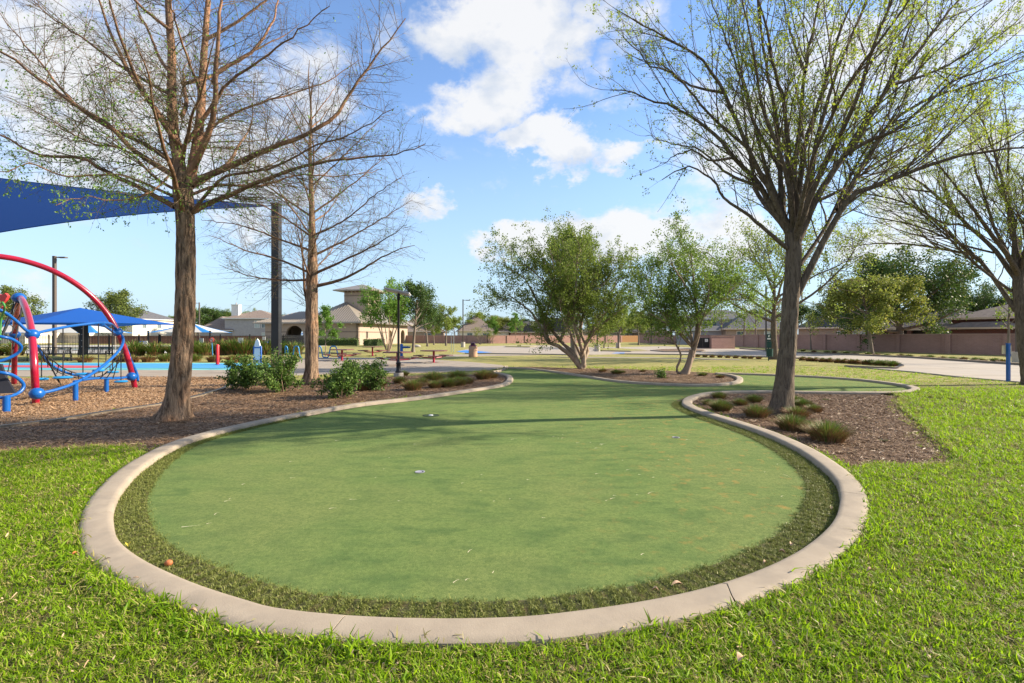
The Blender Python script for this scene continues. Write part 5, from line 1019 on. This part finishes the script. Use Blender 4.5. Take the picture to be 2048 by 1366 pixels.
# brick walls with pilasters
def wall(pts, label, m=M_brick, h=1.74, step=4.2, name='brick_wall', capm=None, cat='wall'):
    a, b = np.array(pts[0]), np.array(pts[1]); L = np.linalg.norm(b-a); n_ = max(int(round(L/step)), 1); rz = math.atan2(b[1]-a[1], b[0]-a[0]); t = thing(name, label, cat, (a[0], a[1], 0), rz); s = L/n_
    pm = MB().box((0,0,h/2), (s-.46,.2,h)).mesh('wall_panel', m); qm = MB().box((0,0,(h+.06)/2), (.44,.42,h+.06)).mesh('pilaster', m); cm = MB().box((0,0,h+.03), (s-.46,.28,.06)).mesh('coping', capm or M_cap)
    for i in range(n_):
        for me, x in ((pm, (i+.5)*s), (cm, (i+.5)*s)): o = link(bpy.data.objects.new(me.name, me), t); o.location = (x, 0, 0)
    for i in range(n_+1): o = link(bpy.data.objects.new('pilaster', qm), t); o.location = (i*s, 0, 0)
    return t
wall([(44, 34), (39.3, 45)], 'brick wall stretch nearest the road lamp, under the red brick house end'); wall([(39.3,45.4),(34.6, 61)], 'brick wall stretch along the verge behind the golden oak'); wall([(34.6,61.4),(34.2,100)], 'shaded brick wall running away behind the enclosure')
wall([(34.2,100.5),(30,118)], 'far brick wall end by the parking ground', h=1.7)
wall([(-5,107),(27,124)], 'sunlit pink brick wall across the far side of the parking ground', h=1.68, step=4.5); wall([(-42,112),(-5.5,106.8)], 'shaded brown brick wall behind the round oak', h=1.68, step=4.5)
# orange plank fence
def planks(a, b, label, m, h=1.7, gap=.15, name='plank_fence'):
    a, b = np.array(a), np.array(b); L = np.linalg.norm(b-a); n_ = int(L/gap); t = thing(name, label, 'fence', (a[0], a[1], 0), math.atan2(b[1]-a[1], b[0]-a[0])); me = MB().box((0,0,h/2), (gap-.012,.02,h)).mesh('plank', m)
    for i in range(n_): o = link(bpy.data.objects.new('plank', me), t); o.location = ((i+.5)*gap, .004*(i % 3), .02*((i*7) % 3)/3)
    for z in (.4, 1.3): MB().box((L/2, .06, z), (L, .05, .09)).build('rail', m, t)
M_plank = mat('cedar_plank', (.50,.27,.12), (.40,.20,.085), 4); M_plankg = mat('old_plank', (.17,.085,.06), (.13,.065,.05), 4)
planks((22.5,127),(38,133),'orange cedar plank fence beyond the far grass', M_plank, gap=.2)
planks((-86,100),(-52,108),'dark red plank fence behind the pool', M_plankg, h=1.6, gap=.3)
# bin enclosure
en = thing('bin_enclosure', 'pink brick bin enclosure with black double gate and white sign', 'enclosure', G(1422,697.6), math.radians(13)); EW = 3.35; EH = 1.55
MB().box((EW/2, 0, EH/2), (EW, .22, EH)).build('front_wall', M_brick, en); MB().box((EW-.11, 1.9, EH/2), (.22, 3.5, EH)).build('side_wall', M_brick, en); MB().box((.11-.0, 1.9, EH/2), (.22, 3.5, EH)).build('side_wall', M_brick, en); MB().box((EW/2, 0, EH+.03), (EW+.1, .3, .06)).build('coping', M_cap, en)
for i in range(2):
    gt = MB().box((-.52-i*.95, .25, .75), (.9, .06, 1.25)).build('gate_leaf', M_black, en)
    for k_ in range(7): MB().box((-.16-i*.95-k_*.12, .21, .75), (.03, .02, 1.2)).build('gate_rib', M_black, gt)
sg = MB().box((-.52, .19, 1.05), (.42, .02, .36)).build('sign', M_twhite, en)
for k_ in range(4): MB().box((-.52, .176, 1.16-k_*.07), (.28-.05*(k_ % 2), .006, .02)).build('sign_line', M_black, sg)
# ------------------------------------------------------------------ pool ground, fence
M_pd = mat('pool_deck', (.48,.46,.43), (.42,.40,.37), .6); M_water = mat('pool_water', (.10,.38,.48), rough=.05, spec=.5)
sheet('pool_deck', [(-95,46),(-30,46),(-30,86),(-100,86)], .02, M_pd, thick=.02)
pw = sheet('pool_water', [(-62,58),(-36,58),(-36,74),(-62,74)], .05, M_water, thick=.02)
def picket_fence(a, b, label, h=1.60, gap=.125):
    a, b = np.array(a), np.array(b); L = np.linalg.norm(b-a); t = thing('metal_fence', label, 'fence', (a[0], a[1], 0), math.atan2(b[1]-a[1], b[0]-a[0])); n_ = int(L/gap)
    me = MB().box((0,0,h/2), (.02,.02,h-.02)).mesh('picket', M_black); pm = MB().box((0,0,h/2+.05), (.075,.075,h+.1)).box((0,0,h+.12), (.095,.095,.04)).mesh('post', M_black)
    for i in range(n_): o = link(bpy.data.objects.new('picket', me), t); o.location = ((i+.5)*gap, 0, .05)
    for i in range(int(L/2.4)+2): o = link(bpy.data.objects.new('post', pm), t); o.location = (min(i*2.4, L), 0, 0)
    for z in (.16, h-.16, h+.0): MB().box((L/2, 0, z), (L, .03, .035)).build('rail', M_black, t)
    return t
picket_fence((-45.5,41),(-29.5,41.8),'black picket fence stretch behind the two benches'); picket_fence((-29.4,41.8),(-19.9,42.6),'black picket fence stretch between cypress and black column')
picket_fence((-20.0,42.9),(-36.5,87.5),'black picket fence running back towards the arch of the stucco building', gap=.3)
for px, py, w_, lab in [(403,681,.34,'white notice on the pool fence beside the lamp pole'),(481,681,.42,'large white notice on the pool fence before the brown house'),(528,676.5,.26,'small bluish notice near the black column')]:
    s = MB().box((0,0,0), (w_, .02, w_*1.05)).build('notice_board', M_twhite, loc=W(px, py, 41.5)); tag(s, lab, 'sign', 'notices on the pool fence')
    for k_ in range(4): o = MB().box((0,-.012, w_*.32-k_*w_*.2), (w_*.7,.004,w_*.05)).build('print_line', M_grey, s)
# lifeguard chair-like blue pool thing, blue bins
def bluebin(p, lab, name='blue_bin'):
    t = thing(name, lab, 'bin', p); MB().cyl((0,0,0), .28, .85, 16, r2=.33).build('body', mat('bin_blue', (.02,.10,.38), rough=.5), t, True); MB().lathe([(.35,.85),(.35,.9),(.2,1.02),(.001,1.05)]).build('lid', mat('bin_blue'  , (.02,.10,.38)), t, True)
bluebin(((532-CX)/F*52, 52, 0), 'blue waste bin inside the pool fence by the column')
ls = thing('pool_lift', 'blue and white pool chair seen through the fence', 'pool lift', ((278-CX)/F*55, 55, 0)); MB().box((0,0,.5),(.12,.12,1.0)).box((.25,0,1.0),(.6,.1,.1)).build('mast', mat('bin_blue',(.02,.10,.38)), ls); MB().box((.5,0,.45),(.5,.5,.08)).box((.5,.25,.75),(.5,.08,.6)).build('seat', M_twhite, ls)

# ------------------------------------------------------------------ canopies
def fabric(name, c): return leafmat(name, c, tuple(x*1.08 for x in c), None, .25, .8)
M_fb = fabric('canopy_blue', (.008,.09,.40)); M_sail = fabric('sail_blue', (.002,.035,.16)); M_fw = fabric('canopy_white', (.50,.48,.45)); M_fl = fabric('canopy_sky', (.03,.20,.50))
def hipcanopy(label, c, hw, hd, z0, z1, m, m2=None, rz=0, cols=(), sag=.25, name='shade_canopy', ridge=0):
    t = thing(name, label, 'canopy', (c[0], c[1], 0), rz); k = 8; V = []; Fq = []; MI = []
    cor = [(-hw,-hd),(hw,-hd),(hw,hd),(-hw,hd)]; ap = [(-ridge,0),(ridge,0),(ridge,0),(-ridge,0)]
    b = MB()
    for s in range(4):
        A, Bq = np.array(cor[s]), np.array(cor[(s+1) % 4]); PA, PB = np.array(ap[s]), np.array(ap[(s+1) % 4]); g_ = []
        for i in range(k+1):
            for j in range(k+1):
                u, v = i/k, j/k; e = A+(Bq-A)*v; q = PA+(PB-PA)*v; p = e+(q-e)*u; bow = math.sin(PI*v)*(1-u)
                p = p*(1-.06*bow); g_.append((p[0], p[1], z0+(z1-z0)*(u**1.12)+sag*bow*.6))
        f = [(i*(k+1)+j, i*(k+1)+j+1, (i+1)*(k+1)+j+1, (i+1)*(k+1)+j) for i in range(k) for j in range(k)]; o = len(b.v)
        b.v += g_; b.f += [tuple(o+x for x in q) for q in f]; b.m += [1 if (m2 and (j in (0, k-1))) else 0 for i in range(k) for j in range(k)]
    b.build('fabric', [m, m2 or m], t, True)
    for x, y in cols: MB().box((x, y, z0/2+.1), (.16,.16,z0+.2)).build('column', M_black, t)
    return t
hipcanopy('bright blue hip roofed shade canopy over the two black benches', (-29.8, 34.5), 5.2, 4.2, 2.35, 3.55, M_fb, rz=-.52, sag=.15)
ct = thing('canopy_column', 'thick black cantilever column with angled bracket behind the benches', 'column', ((168-CX)/F*33.5, 33.5, 0)); MB().box((0,0,1.3),(.32,.3,2.6)).build('post', M_black, ct); MB().prism([(-.1,-1.2),(0,-1.2),(0,0),(-.1,0)],0,.1).add([(-.16,-.06,1.7),(-.16,.06,1.7),(-.16,-.06,2.45),(-.16,.06,2.45),(-1.15,-.06,2.35),(-1.15,.06,2.35)], [(0,2,4),(1,5,3),(0,1,3,2),(2,3,5,4),(4,5,1,0)]).build('bracket', M_black, ct)
for z in (.9,1.3,1.7,2.1): MB().box((0,-.16,z),(.1,.02,.05)).build('bolt_plate', M_grey, ct)
hipcanopy('white pool canopy with blue corners behind the cypress trunk', ((362-CX)/F*58, 60), 3.4, 3.0, 2.0, 3.15, M_fw, M_fl, rz=.12, cols=((-3.3,-2.8),(3.3,-2.8)), sag=.1)
hipcanopy('long cream and blue pool canopy behind the blue one', ((70-CX)/F*66, 68), 8.5, 4, 2.0, 3.3, M_fw, M_fl, rz=.1, cols=((-7,-3),(0,-3),(7,-3)), sag=.1, ridge=5)
hipcanopy('small blue pool canopy seen through the arch', (-41.5, 104), 2.2, 2, 1.9, 2.9, M_fb, rz=0, cols=((-1.8,-1.6),(1.8,-1.6)), sag=.1)
# the big sail on its black column
st = thing('sail_column', 'tall black steel column rising behind the small cypress carrying the blue sail', 'column', ((553-CX)/F*24.8, 24.8, 0)); SCOL = mat('steel_black', (.012,.012,.014), (.02,.02,.022), 3, .4, spec=.35, coat=.1)
MB().box((0,0,4.05),(.36,.36,8.1)).build('post', SCOL, st); MB().box((0,0,8.13),(.42,.42,.06)).build('cap', SCOL, st); MB().box((-.02,0,.02),(.7,.7,.05)).build('base_plate', SCOL, st); MB().box((-.185,0,4.0),(.02,.3,7.8)).build('side_plate', mat('steel_blue', (.03,.10,.20), rough=.3, metal=.3), st)  # added side strip: its blue paints the sky reflected in the black steel
sa = thing('shade_sail', 'large dark blue fabric sail stretched from the tall black column', 'shade sail', (0,0,0)); A = W(535,412,24.7); Bq = W(-420,292,31); Cq = W(-420,548,18.5); V = []; n_ = 22
for i in range(n_+1):
    u = i/n_; p0 = A+(Bq-A)*u; p1 = A+(Cq-A)*u; p0[2] -= 1.1*math.sin(PI*u)*.30; p1[2] += 1.5*math.sin(PI*u)*.36
    for j in range(9): v = j/8; p = p0+(p1-p0)*v; V.append(p+np.array([0,0,-.25*math.sin(PI*v)*u]))
Fq = [(i*9+j, i*9+j+1, (i+1)*9+j+1, (i+1)*9+j) for i in range(n_) for j in range(8)]
np_obj('fabric', [(np.array(V), Fq, 0)], M_sail, sa, True)
for j in (0, 8): MB().tube([V[i*9+j] for i in range(n_+1)], .025, 6).build('edge_hem', M_sail, sa, True)
MB().tube([A, W(545,410,24.75)], .03, 6).build('turnbuckle', M_grey, sa)

# ------------------------------------------------------------------ benches
def bench(p, rz, lab, w_=2.35):
    t = thing('park_bench', lab, 'bench', p, rz, 'black slatted benches under the blue canopy'); n_ = 26
    bs = MB().box((0,0,0), (.036,.012,.42), rx=-.14).mesh('back_slat', M_black); ss = MB().box((0,0,0), (.036,.44,.012)).mesh('seat_slat', M_black)
    for i in range(n_):
        x = -w_/2+.09+i*(w_-.18)/(n_-1)
        for me, c in ((bs, (x, .25, .66)), (ss, (x, 0, .44))): o = link(bpy.data.objects.new(me.name, me), t); o.location = c
    MB().tube([(-w_/2+.05,.285,.86),(w_/2-.05,.285,.86)], .022, 8).build('top_rail', M_black, t); MB().tube([(-w_/2+.05,-.22,.43),(w_/2-.05,-.22,.43)], .022, 8).build('seat_rail', M_black, t); MB().tube([(-w_/2+.05,.22,.46),(w_/2-.05,.22,.46)], .02, 8).build('rear_rail', M_black, t)
    for s in (-1, 1):
        x = s*(w_/2-.04); MB().tube([(x,-.25,.0),(x,-.22,.43)], .028, 8).build('leg', M_black, t); MB().tube([(x,.27,0),(x,.22,.45),(x,.29,.87)], .028, 8).build('leg', M_black, t); MB().tube(catmull([(x,-.22,.43),(x,-.27,.62),(x,-.1,.67),(x,.24,.66)],5), .022, 8).build('armrest', M_black, t, True)
bench(G(98,722), .04, 'black slatted bench beside the red playground post'); bench(G(184,722), -.04, 'black slatted bench in front of the canopy column')

# ------------------------------------------------------------------ lamps, poles, signs
M_pole = mat('pole_brown', (.10,.08,.065), rough=.5); M_pc = mat('pole_concrete', (.42,.38,.33), (.36,.32,.28), 5, .9)
def lamp(p, h, lab, base=0.0, w_=.13, arm=.7, sgn=1, cat='street lamp'):
    t = thing('street_lamp', lab, cat, p); 
    if base: MB().cyl((0,0,0), .3, base, 18).build('footing', M_pc, t, True)
    MB().box((0,0,(h+base)/2), (w_,w_,h-base)).build('pole', M_pole, t); MB().box((sgn*arm/2, 0, h-.12), (arm,.06,.06)).build('arm', M_pole, t); MB().box((sgn*(arm+.2), 0, h-.12), (.6,.3,.09)).build('lamp_head', M_pole, t); return t
lamp(((109-CX)/F*40,40,0), 8.0, 'tall square brown lamp pole rising behind the blue canopy', 0, .2, .45); lamp(((398.5-CX)/F*88,88,0), 7.5, 'distant lamp pole with arm turned to the cypress', 0, .16, .5, -1); lamp(G(926,694.5), 6.8, 'lamp pole on a round concrete footing beside the far lot', .75, .14, .5)
lamp(G(1194.5,703), 7.0, 'lamp pole on a concrete footing hidden in the myrtle crown', .7, .14); lamp(G(2037,727), 7.4, 'lamp pole on a wide concrete footing at the road edge by the thin tree', .68, .2, .5); lamp(G(1236,696), 6.6, 'far lamp pole with concrete footing behind the forked young oak', .7, .13); lamp(G(1532,704), 6.6, 'slim lamp pole behind the dog station', .1, .12)
# solar lamp
p = G(797,754); t = thing('solar_lamp', 'black solar lamp post with tilted pale panel by the mulch bed', 'lamp', p); MB().cyl((0,0,0), .19, .17, 20).build('footing', M_pc, t, True)
MB().lathe([(.13,.17),(.13,.22),(.095,.26),(.085,.5),(.10,.52),(.10,.56),(.06,.6),(.045,.7),(.045,3.0),(.06,3.02),(.06,3.22),(.04,3.26)], n=18).build('post', M_black, t, True)
MB().box((-.04,0,3.34), (1.0,.42,.05), ry=.20, rx=-.15).build('panel', mat('solar_panel', (.45,.46,.48), rough=.25), t); MB().box((-.04,0,3.30), (.94,.38,.03), ry=.20, rx=-.15).build('lamp_tray', mat('tray_grey', (.42,.42,.43), rough=.4), t)
# picnic tables
M_ptop = mat('picnic_brown', (.155,.06,.05), (.11,.045,.04), 8, .5); M_pred = mat('picnic_red', (.32,.02,.05), rough=.4)
def picnic(p, rz, lab, ns=4, w_=1.5):
    t = thing('picnic_table', lab, 'picnic table', p, rz, 'picnic tables on the patio'); MB().prism([(w_/2*math.cos(PI/4*i+PI/8)*1.06, w_/2*math.sin(PI/4*i+PI/8)*1.06) for i in range(8)], .70, .755).build('tabletop', M_ptop, t)
    MB().cyl((0,0,.02), .065, .68, 14).build('pedestal', M_pred, t, True); MB().cyl((0,0,.01), .2, .02, 16).build('base_plate', M_pred, t)
    for k_ in range(ns):
        a = k_*2*PI/ns+.25; c, s = math.cos(a), math.sin(a); sx = MB(); sx.box((c*.95, s*.95, .44), (.32, .95, .05), rz=a); sx.build('seat', M_ptop, t); MB().tube([(c*.05,s*.05,.30),(c*.6,s*.6,.33),(c*.95,s*.95,.41)], .03, 8).build('seat_arm', M_pred, t, True)
picnic(G(684,722), .3, 'picnic table behind the cypress with a red pedestal'); picnic(G(795,731.5), .1, 'shaded picnic table just behind the solar lamp'); picnic(G(867.5,726), .6, 'sunlit red pedestal picnic table at the patio edge', 3)
picnic(G(745,712), .9, 'far picnic table beyond the light bush')
# litter bin
t = thing('litter_bin', 'round tan concrete litter bin with dark red domed lid by the path', 'bin', G(946,714)); MB().lathe([(.30,0),(.33,.03),(.33,.78),(.30,.82),(.001,.82)], n=24).build('body', mat('bin_tan', (.46,.29,.19), (.38,.23,.15), 60, .9, .3), t, True)
MB().lathe([(.31,.825),(.30,.88),(.2,.90),(.19,1.0),(.14,1.09),(.001,1.13)], n=20).build('lid', mat('maroon', (.10,.02,.05), rough=.4), t, True); MB().box((0,-.185,.99), (.2,.05,.1)).build('flap', M_black, t)
# boulder, drinking fountain, blue features
o = MB(); o.ball((0,0,.12), .55, .35, .26, 12); o = o.build('boulder', mat('stone', (.40,.36,.32), (.30,.27,.24), 4, .9, .6), smooth=True); o.location = G(834,694.5); tag(o, 'pale boulder in the grass under the round oak', 'boulder')
M_blue = mat('play_blue', (.003,.085,.33), rough=.35, spec=.4, coat=.1); M_bluel = mat('play_blue_light', (.012,.20,.46), rough=.35, spec=.5); M_red = mat('play_red', (.30,.006,.028), rough=.24, spec=.5, coat=.4)
t = thing('drinking_fountain', 'blue drinking fountain post with side bowl behind the shaded picnic table', 'fountain', G(803,716)); MB().lathe([(.14,0),(.14,.03),(.11,.05),(.11,.95),(.09,1.02),(.001,1.04)], n=16).build('post', M_blue, t, True); MB().tube([(0,0,.78),(.45,0,.78)], .075, 12).build('arm', M_blue, t, True); MB().lathe([(.001,.70),(.15,.74),(.17,.84),(.13,.83)], (.5,0,0), 16).build('bowl', M_blue, t, True)
def wave(px0, px1, py, n_, lab):
    p = G((px0+px1)/2, py); d = p[1]; w_ = (px1-px0)/F*d; t = thing('bike_rack', lab, 'bike rack', p, 0, 'blue wave bike racks'); pts = []; m = n_*2
    step = w_/m
    for i in range(m+1):
        x = -w_/2+i*step; up = i % 2 == 0
        pass
    xs = np.linspace(-w_/2, w_/2, 90); ph = (xs+w_/2)/w_*PI*(2*n_-1); z = .47+.40*np.tanh(2.6*np.cos(ph-PI*.0)*-1*-1)/math.tanh(2.6); z[0:2] = 0; z[-2:] = 0 if False else z[-2:]
    P = np.c_[xs, np.zeros(90), z]; MB().tube(P, .042, 10).build('tube', M_bluel, t, True)
wave(570,604,717,2,'blue wave bike rack between column and cypress'); wave(636,682,717,2,'blue wave bike rack past the cypress trunk')
t = thing('spray_board', 'white surfboard shaped splash feature in a blue frame', 'water feature', G(515,729)); d = GD(729)
bd = [(0,1.45),(.09,1.33),(.15,1.1),(.17,.6),(.14,.1),(-.14,.1),(-.17,.6),(-.15,1.1),(-.09,1.33)]; b = MB(); n_ = len(bd); b.add([(x,-.04,z) for x,z in bd]+[(x,.04,z) for x,z in bd], [tuple(range(n_)), tuple(range(2*n_-1,n_-1,-1))]+[(i, n_+i, n_+(i+1)%n_, (i+1)%n_) for i in range(n_)]); b.build('board', M_white, t)
for s in (-1, 1): MB().tube([(s*.20,0,0),(s*.20,0,.98),(s*.16,0,1.04)], .045, 10).build('frame_post', M_blue, t, True)
MB().tube([(-.2,-.06,.95),(.2,-.06,.95)], .03, 8).build('frame_bar', M_blue, t, True)
t = thing('bollard', 'red round bollard with domed top on the splash pad', 'bollard', G(435,730.5)); MB().lathe([(.085,0),(.085,1.08),(.06,1.13),(.001,1.15)], n=16).build('post', mat('bollard_red', (.50,.02,.03), rough=.4), t, True); MB().lathe([(.22,0),(.2,.03),(.09,.06)], n=18).build('base', M_blue, t, True)
t = thing('prohibition_sign', 'round red no smoking style sign on a light blue post by the fence', 'sign', G(425.5,713)); d = GD(713); MB().tube([(0,0,0),(-.06,0,1.0)], .03, 8).tube([(-.06,0,1.0),(-.06,0,1.25)], .02, 8).build('post', M_bluel, t)
sf = MB().add([(.19*math.cos(a*PI/12)-.06, -.03, 1.3+.19*math.sin(a*PI/12)) for a in range(24)], [tuple(range(24))]).build('sign_face', M_white, t); MB().tube([(.17*math.cos(a*PI/12)-.06, -.045, 1.3+.17*math.sin(a*PI/12)) for a in range(25)], .025, 6).tube([(-.18,-.045,1.42),(.06,-.045,1.18)], .018, 6).build('red_ring', mat('sign_red', (.55,.04,.04), rough=.5), sf); MB().box((-.07,-.036,1.3),(.18,.004,.035)).build('pictogram', M_black, sf)
t = thing('water_arch', 'thin metal hoop frame standing on the lawn by the lot', 'water feature', G(905,704)); MB().tube(catmull([(-.12,0,0),(-.12,0,1.7),(0,0,1.82),(.12,0,1.7),(.12,0,0)],6), .022, 8).build('hoop', mat('thin_metal', (.35,.42,.42), rough=.4, metal=.5), t, True)
# dog waste station
t = thing('dog_waste_station', 'dark green dog waste station with white sign and bin on a post', 'waste station', G(1537,721.5)); M_dg = mat('dark_green', (.012,.05,.04), rough=.5)
MB().box((0,0,.85),(.05,.05,1.7)).build('post', M_dg, t); MB().cyl((0,-.14,.28), .19, .5, 18, r2=.21).build('bin', M_dg, t, True); MB().box((0,-.06,1.05),(.28,.12,.42)).build('bag_box', M_dg, t)
s = MB().box((0,-.04,1.5),(.26,.02,.44)).build('sign', M_dg, t); MB().box((0,-.056,1.42),(.2,.006,.09)).build('sign_panel', M_twhite, s); MB().ball((-.01,-.055,1.60),.045,.008,.05,10).box((.035,-.055,1.64),(.05,.008,.035)).box((-.01,-.055,1.545),(.09,.008,.03)).build('dog_emblem', M_twhite, s)
# blue sign post by the road
t = thing('sign_post', 'square blue post carrying a pale yellow board, backed onto the road', 'sign', G(2016.5,764), .12); MB().box((0,0,.66),(.085,.085,1.32)).build('post', M_blue, t); MB().box((0,0,1.335),(.1,.1,.03)).build('post_cap', M_blue, t); MB().box((0,.055,1.12),(.36,.02,.30)).build('board', mat('sign_cream', (.60,.54,.36), (.54,.48,.32), 4), t)
# hedges
def hedge(px0, px1, py, h, dpt, lab, rz=0, n=3000):
    p = G((px0+px1)/2, py); w_ = abs(px1-px0)/F*p[1]; t = thing('hedge', lab, 'hedge', p, rz); r_ = np.random.default_rng(int(px0)); C = np.c_[r_.uniform(-w_/2, w_/2, n), r_.uniform(-dpt/2, dpt/2, n), h*r_.uniform(0, 1, n)**.6*(1+.12*np.sin(r_.uniform(0,6,n)))]
    v, f = leaf_quads(C, .16, r_, .45); np_obj('foliage', [(v, f, 0)], L_oak, t); MB().box((0,0,h*.42),(w_*.97,dpt*.8,h*.8)).build('core', mat('hedge_core', (.03,.05,.015), (.05,.07,.02), 8), t)
hedge(636,717,691.5,1.15,1.2,'clipped dark hedge along the shaded building front'); hedge(722,775,691.5,1.0,1.2,'clipped hedge along the lit building side', 1.2, 2500)

# ------------------------------------------------------------------ climbing frame (one standing structure)
cf = thing('climbing_frame', 'red and blue tubular climbing frame with arches, rope net and stepping pods', 'climbing frame', (0,0,0))
def T(name, pts, r, m, n=12, par=cf, closed=False): P = catmull(pts, 7) if len(pts) > 2 else np.array(pts); return MB().tube(P, r, n).build(name, m, par, True)
def ball(c, r=.21, par=cf):
    r *= .68; b = MB(); b.ball(c, r, r, r*.95, 20); o = b.build('ball_clamp', M_blue, par, True); MB().lathe([(r*1.0,-.03),(r*1.04,0),(r*1.0,.03)], c, 20).build('clamp_seam', M_blue, o, True); return o
M_rope = mat('rope_black', (.02,.02,.022), (.035,.035,.035), 60, .9)
# the big arch
T('arch', [G(271,780,-.05), W(257,722,15.0), W(236,665,14.8), W(210,622,14.6), W(178,588,14.3), W(140,560,14.0), W(95,537,13.7), W(45,521,13.4), W(0,513,13.1), W(-60,508,12.8), W(-150,515,12.4)], .074, M_red, 16)
# the steep hoop: front leg, back leg, cap
fp = G(72,812,-.05); T('post', [fp, W(69,740,11.5), W(64,670,11.8), W(56,630,12.4), W(46,603,13.0), W(38,594,13.5)], .072, M_red, 16); T('post', [G(28,772,-.05), W(29,715,15.9), W(30,668,15.5), W(33,630,14.7), W(36,603,14.0), W(38,594,13.5)], .072, M_red, 16)
ball(W(38,596,13.4), .22); ball(W(65,669,11.8), .20); ball(W(30,669,15.5), .20); ball(W(235,664,14.8), .20); ball(W(74,787,11.45), .21); ball(W(263,753,15.05), .20)
# hoop rails
T('rail', [W(76,787,11.45), W(110,780,11.8), W(150,766,12.3), W(192,742,13.0), W(225,715,13.8), W(243,693,14.4), W(246,676,14.8), W(236,664,14.8)], .036, M_blue)
T('rail', [W(68,668,11.8), W(100,660,12.2), W(150,651,12.9), (W(200,646,13.6)), W(222,648,14.2), W(234,660,14.8)], .034, M_blue); T('rail', [W(206,649,13.6), W(222,661,14.2), W(232,668,14.7)], .034, M_blue)
T('rail', [W(76,692,11.9), W(86,712,12.6), W(112,736,13.5), W(150,750,14.2), W(200,756,14.7), W(262,754,15.05)], .034, M_blue); T('rail', [W(236,664,14.9), W(250,690,15.2), W(262,720,15.3), (W(274,748,15.2)), W(276,762,15.1)], .036, M_blue)
T('rail', [W(148,763,12.4), W(190,757,13.6), W(230,757,14.5), W(258,754,15)], .031, M_blue)
for a, b_, d in ((151,766,12.35),(213,757,14.2)):
    top = W(a, b_, d); MB().tube([(top[0], top[1], -.05), top], .055, 12).build('stub_post', M_blue, cf, True)
# left hand spiral
T('rail', [W(-60,600,11), W(0,620,11.1), W(30,640,11.4), W(52,660,11.6), W(64,668,11.8)], .034, M_blue); T('rail', [W(-60,664,10.9), W(0,673,11.0), W(25,679,11.2), W(42,693,11.4), W(33,708,11.4), W(0,722,11.2), W(-40,726,11)], .033, M_blue)
T('rail', [W(-60,742,10.4), W(0,745,10.5), W(28,752,10.7), (W(47,769,10.9)), W(38,785,10.8), W(8,795,10.5), W(-40,797,10.3)], .034, M_blue); top = W(13,792,10.45); MB().tube([(top[0],top[1],-.05), top], .065, 12).build('stub_post', M_blue, cf, True)
b = MB(); q = [W(-30,728,10.8), W(2,728,10.8), W(10,752,10.7), W(30,786,10.6), W(-30,788,10.4)]; b.add([tuple(x) for x in q]+[(x[0],x[1]+.04,x[2]) for x in q], [(0,1,2,3,4),(9,8,7,6,5)]+[(i,(i+1)%5,5+(i+1)%5,5+i) for i in range(5)]); b.build('seat_panel', mat('black_plastic', (.02,.02,.025), rough=.4), cf)
# ropes of the steep net
for i, (a, b_) in enumerate([((28,608),(-5,690)),((31,606),(5,670)),((34,603),(0,660)),((38,604),(-20,725)),((48,612),(22,668)),((46,610),(12,760))]): T('rope', [W(a[0],a[1],13.2), W(b_[0],b_[1],11.6)], .012, M_rope, 6)
for i, (a, b_) in enumerate([((8,640),(34,660)),((2,660),(28,690)),((14,625),(36,640))]): T('rope', [W(a[0],a[1],12.3), W(b_[0],b_[1],13.0)], .010, M_rope, 6)
# hanging ropes and pods
for x, zt, zb, d, w_ in ((83,715,755,13.2,.3),(126,655,752,12.6,.4),(166,650,745,13.1,.34),(197,647,738,13.5,.28),(225,650,741,14.1,.3),(242,700,760,14.7,.34)):
    T('rope', [W(x,zt,d), W(x,zb,d)], .013, M_rope, 6); MB().lathe([(.001,-.02),(w_*.42,-.03),(w_*.52,0),(w_*.42,.03),(.001,.04)], W(x, zb+3, d), 20).build('stepping_pod', M_bluel, cf, True)
# rope bridge net slung between the rails
up = catmull([W(80,697,12.0), W(100,716,12.4), W(130,738,12.9), W(165,748,13.4), W(205,742,13.8), W(238,712,14.3), W(244,690,14.5)], 5); lo = catmull([W(84,716,12.9), W(100,738,13.2), W(124,752,13.5), W(165,757,14.0), W(205,752,14.4), W(238,730,14.9), W(248,705,15.0)], 5)
T('rope', list(up), .014, M_rope, 6); T('rope', list((up+lo)/2-np.array([0,0,.05])), .012, M_rope, 6)
for i in range(2, len(up)-1, 2): T('rope', [up[i], (up[i]+lo[i])/2-np.array([0,0,.06]), lo[i]], .011, M_rope, 6)
for a, b_ in (((84,700),(118,765)),((92,712),(122,770)),((228,735),(214,755)),((215,742),(200,757)),((236,722),(226,757))): T('rope', [W(*a,12.6), W(*b_,12.6)], .011, M_rope, 6)
# red leaf ornament on a thin stem
t = thing('play_flower', 'red moulded leaf ornament on a curved green stem at the climbing frame', 'ornament', (0,0,0)); q = [W(-4,588,11), W(2,590,11), W(10,586,11), W(15,592,11), (W(11,600,11)), W(5,606,11), W(-2,599,11)]; b = MB(); k_ = len(q); b.add([tuple(x) for x in q]+[(x[0],x[1]+.06,x[2]) for x in q], [tuple(range(k_)), tuple(range(2*k_-1,k_-1,-1))]+[(i,(i+1)%k_,k_+(i+1)%k_,k_+i) for i in range(k_)]); b.build('petal', mat('coral_red', (.55,.05,.05), rough=.4), t); T('stem', [W(5,604,11), W(9,612,11), W(8,622,11.1), W(2,640,11.2), W(0,680,11.2)], .02, mat('stem_green', (.05,.22,.06), rough=.4), 8, t); MB().ball(W(7,615,11.05), .05, .04, .035, 10).build('bud', mat('coral_red', (.55,.05,.05)), t, True)
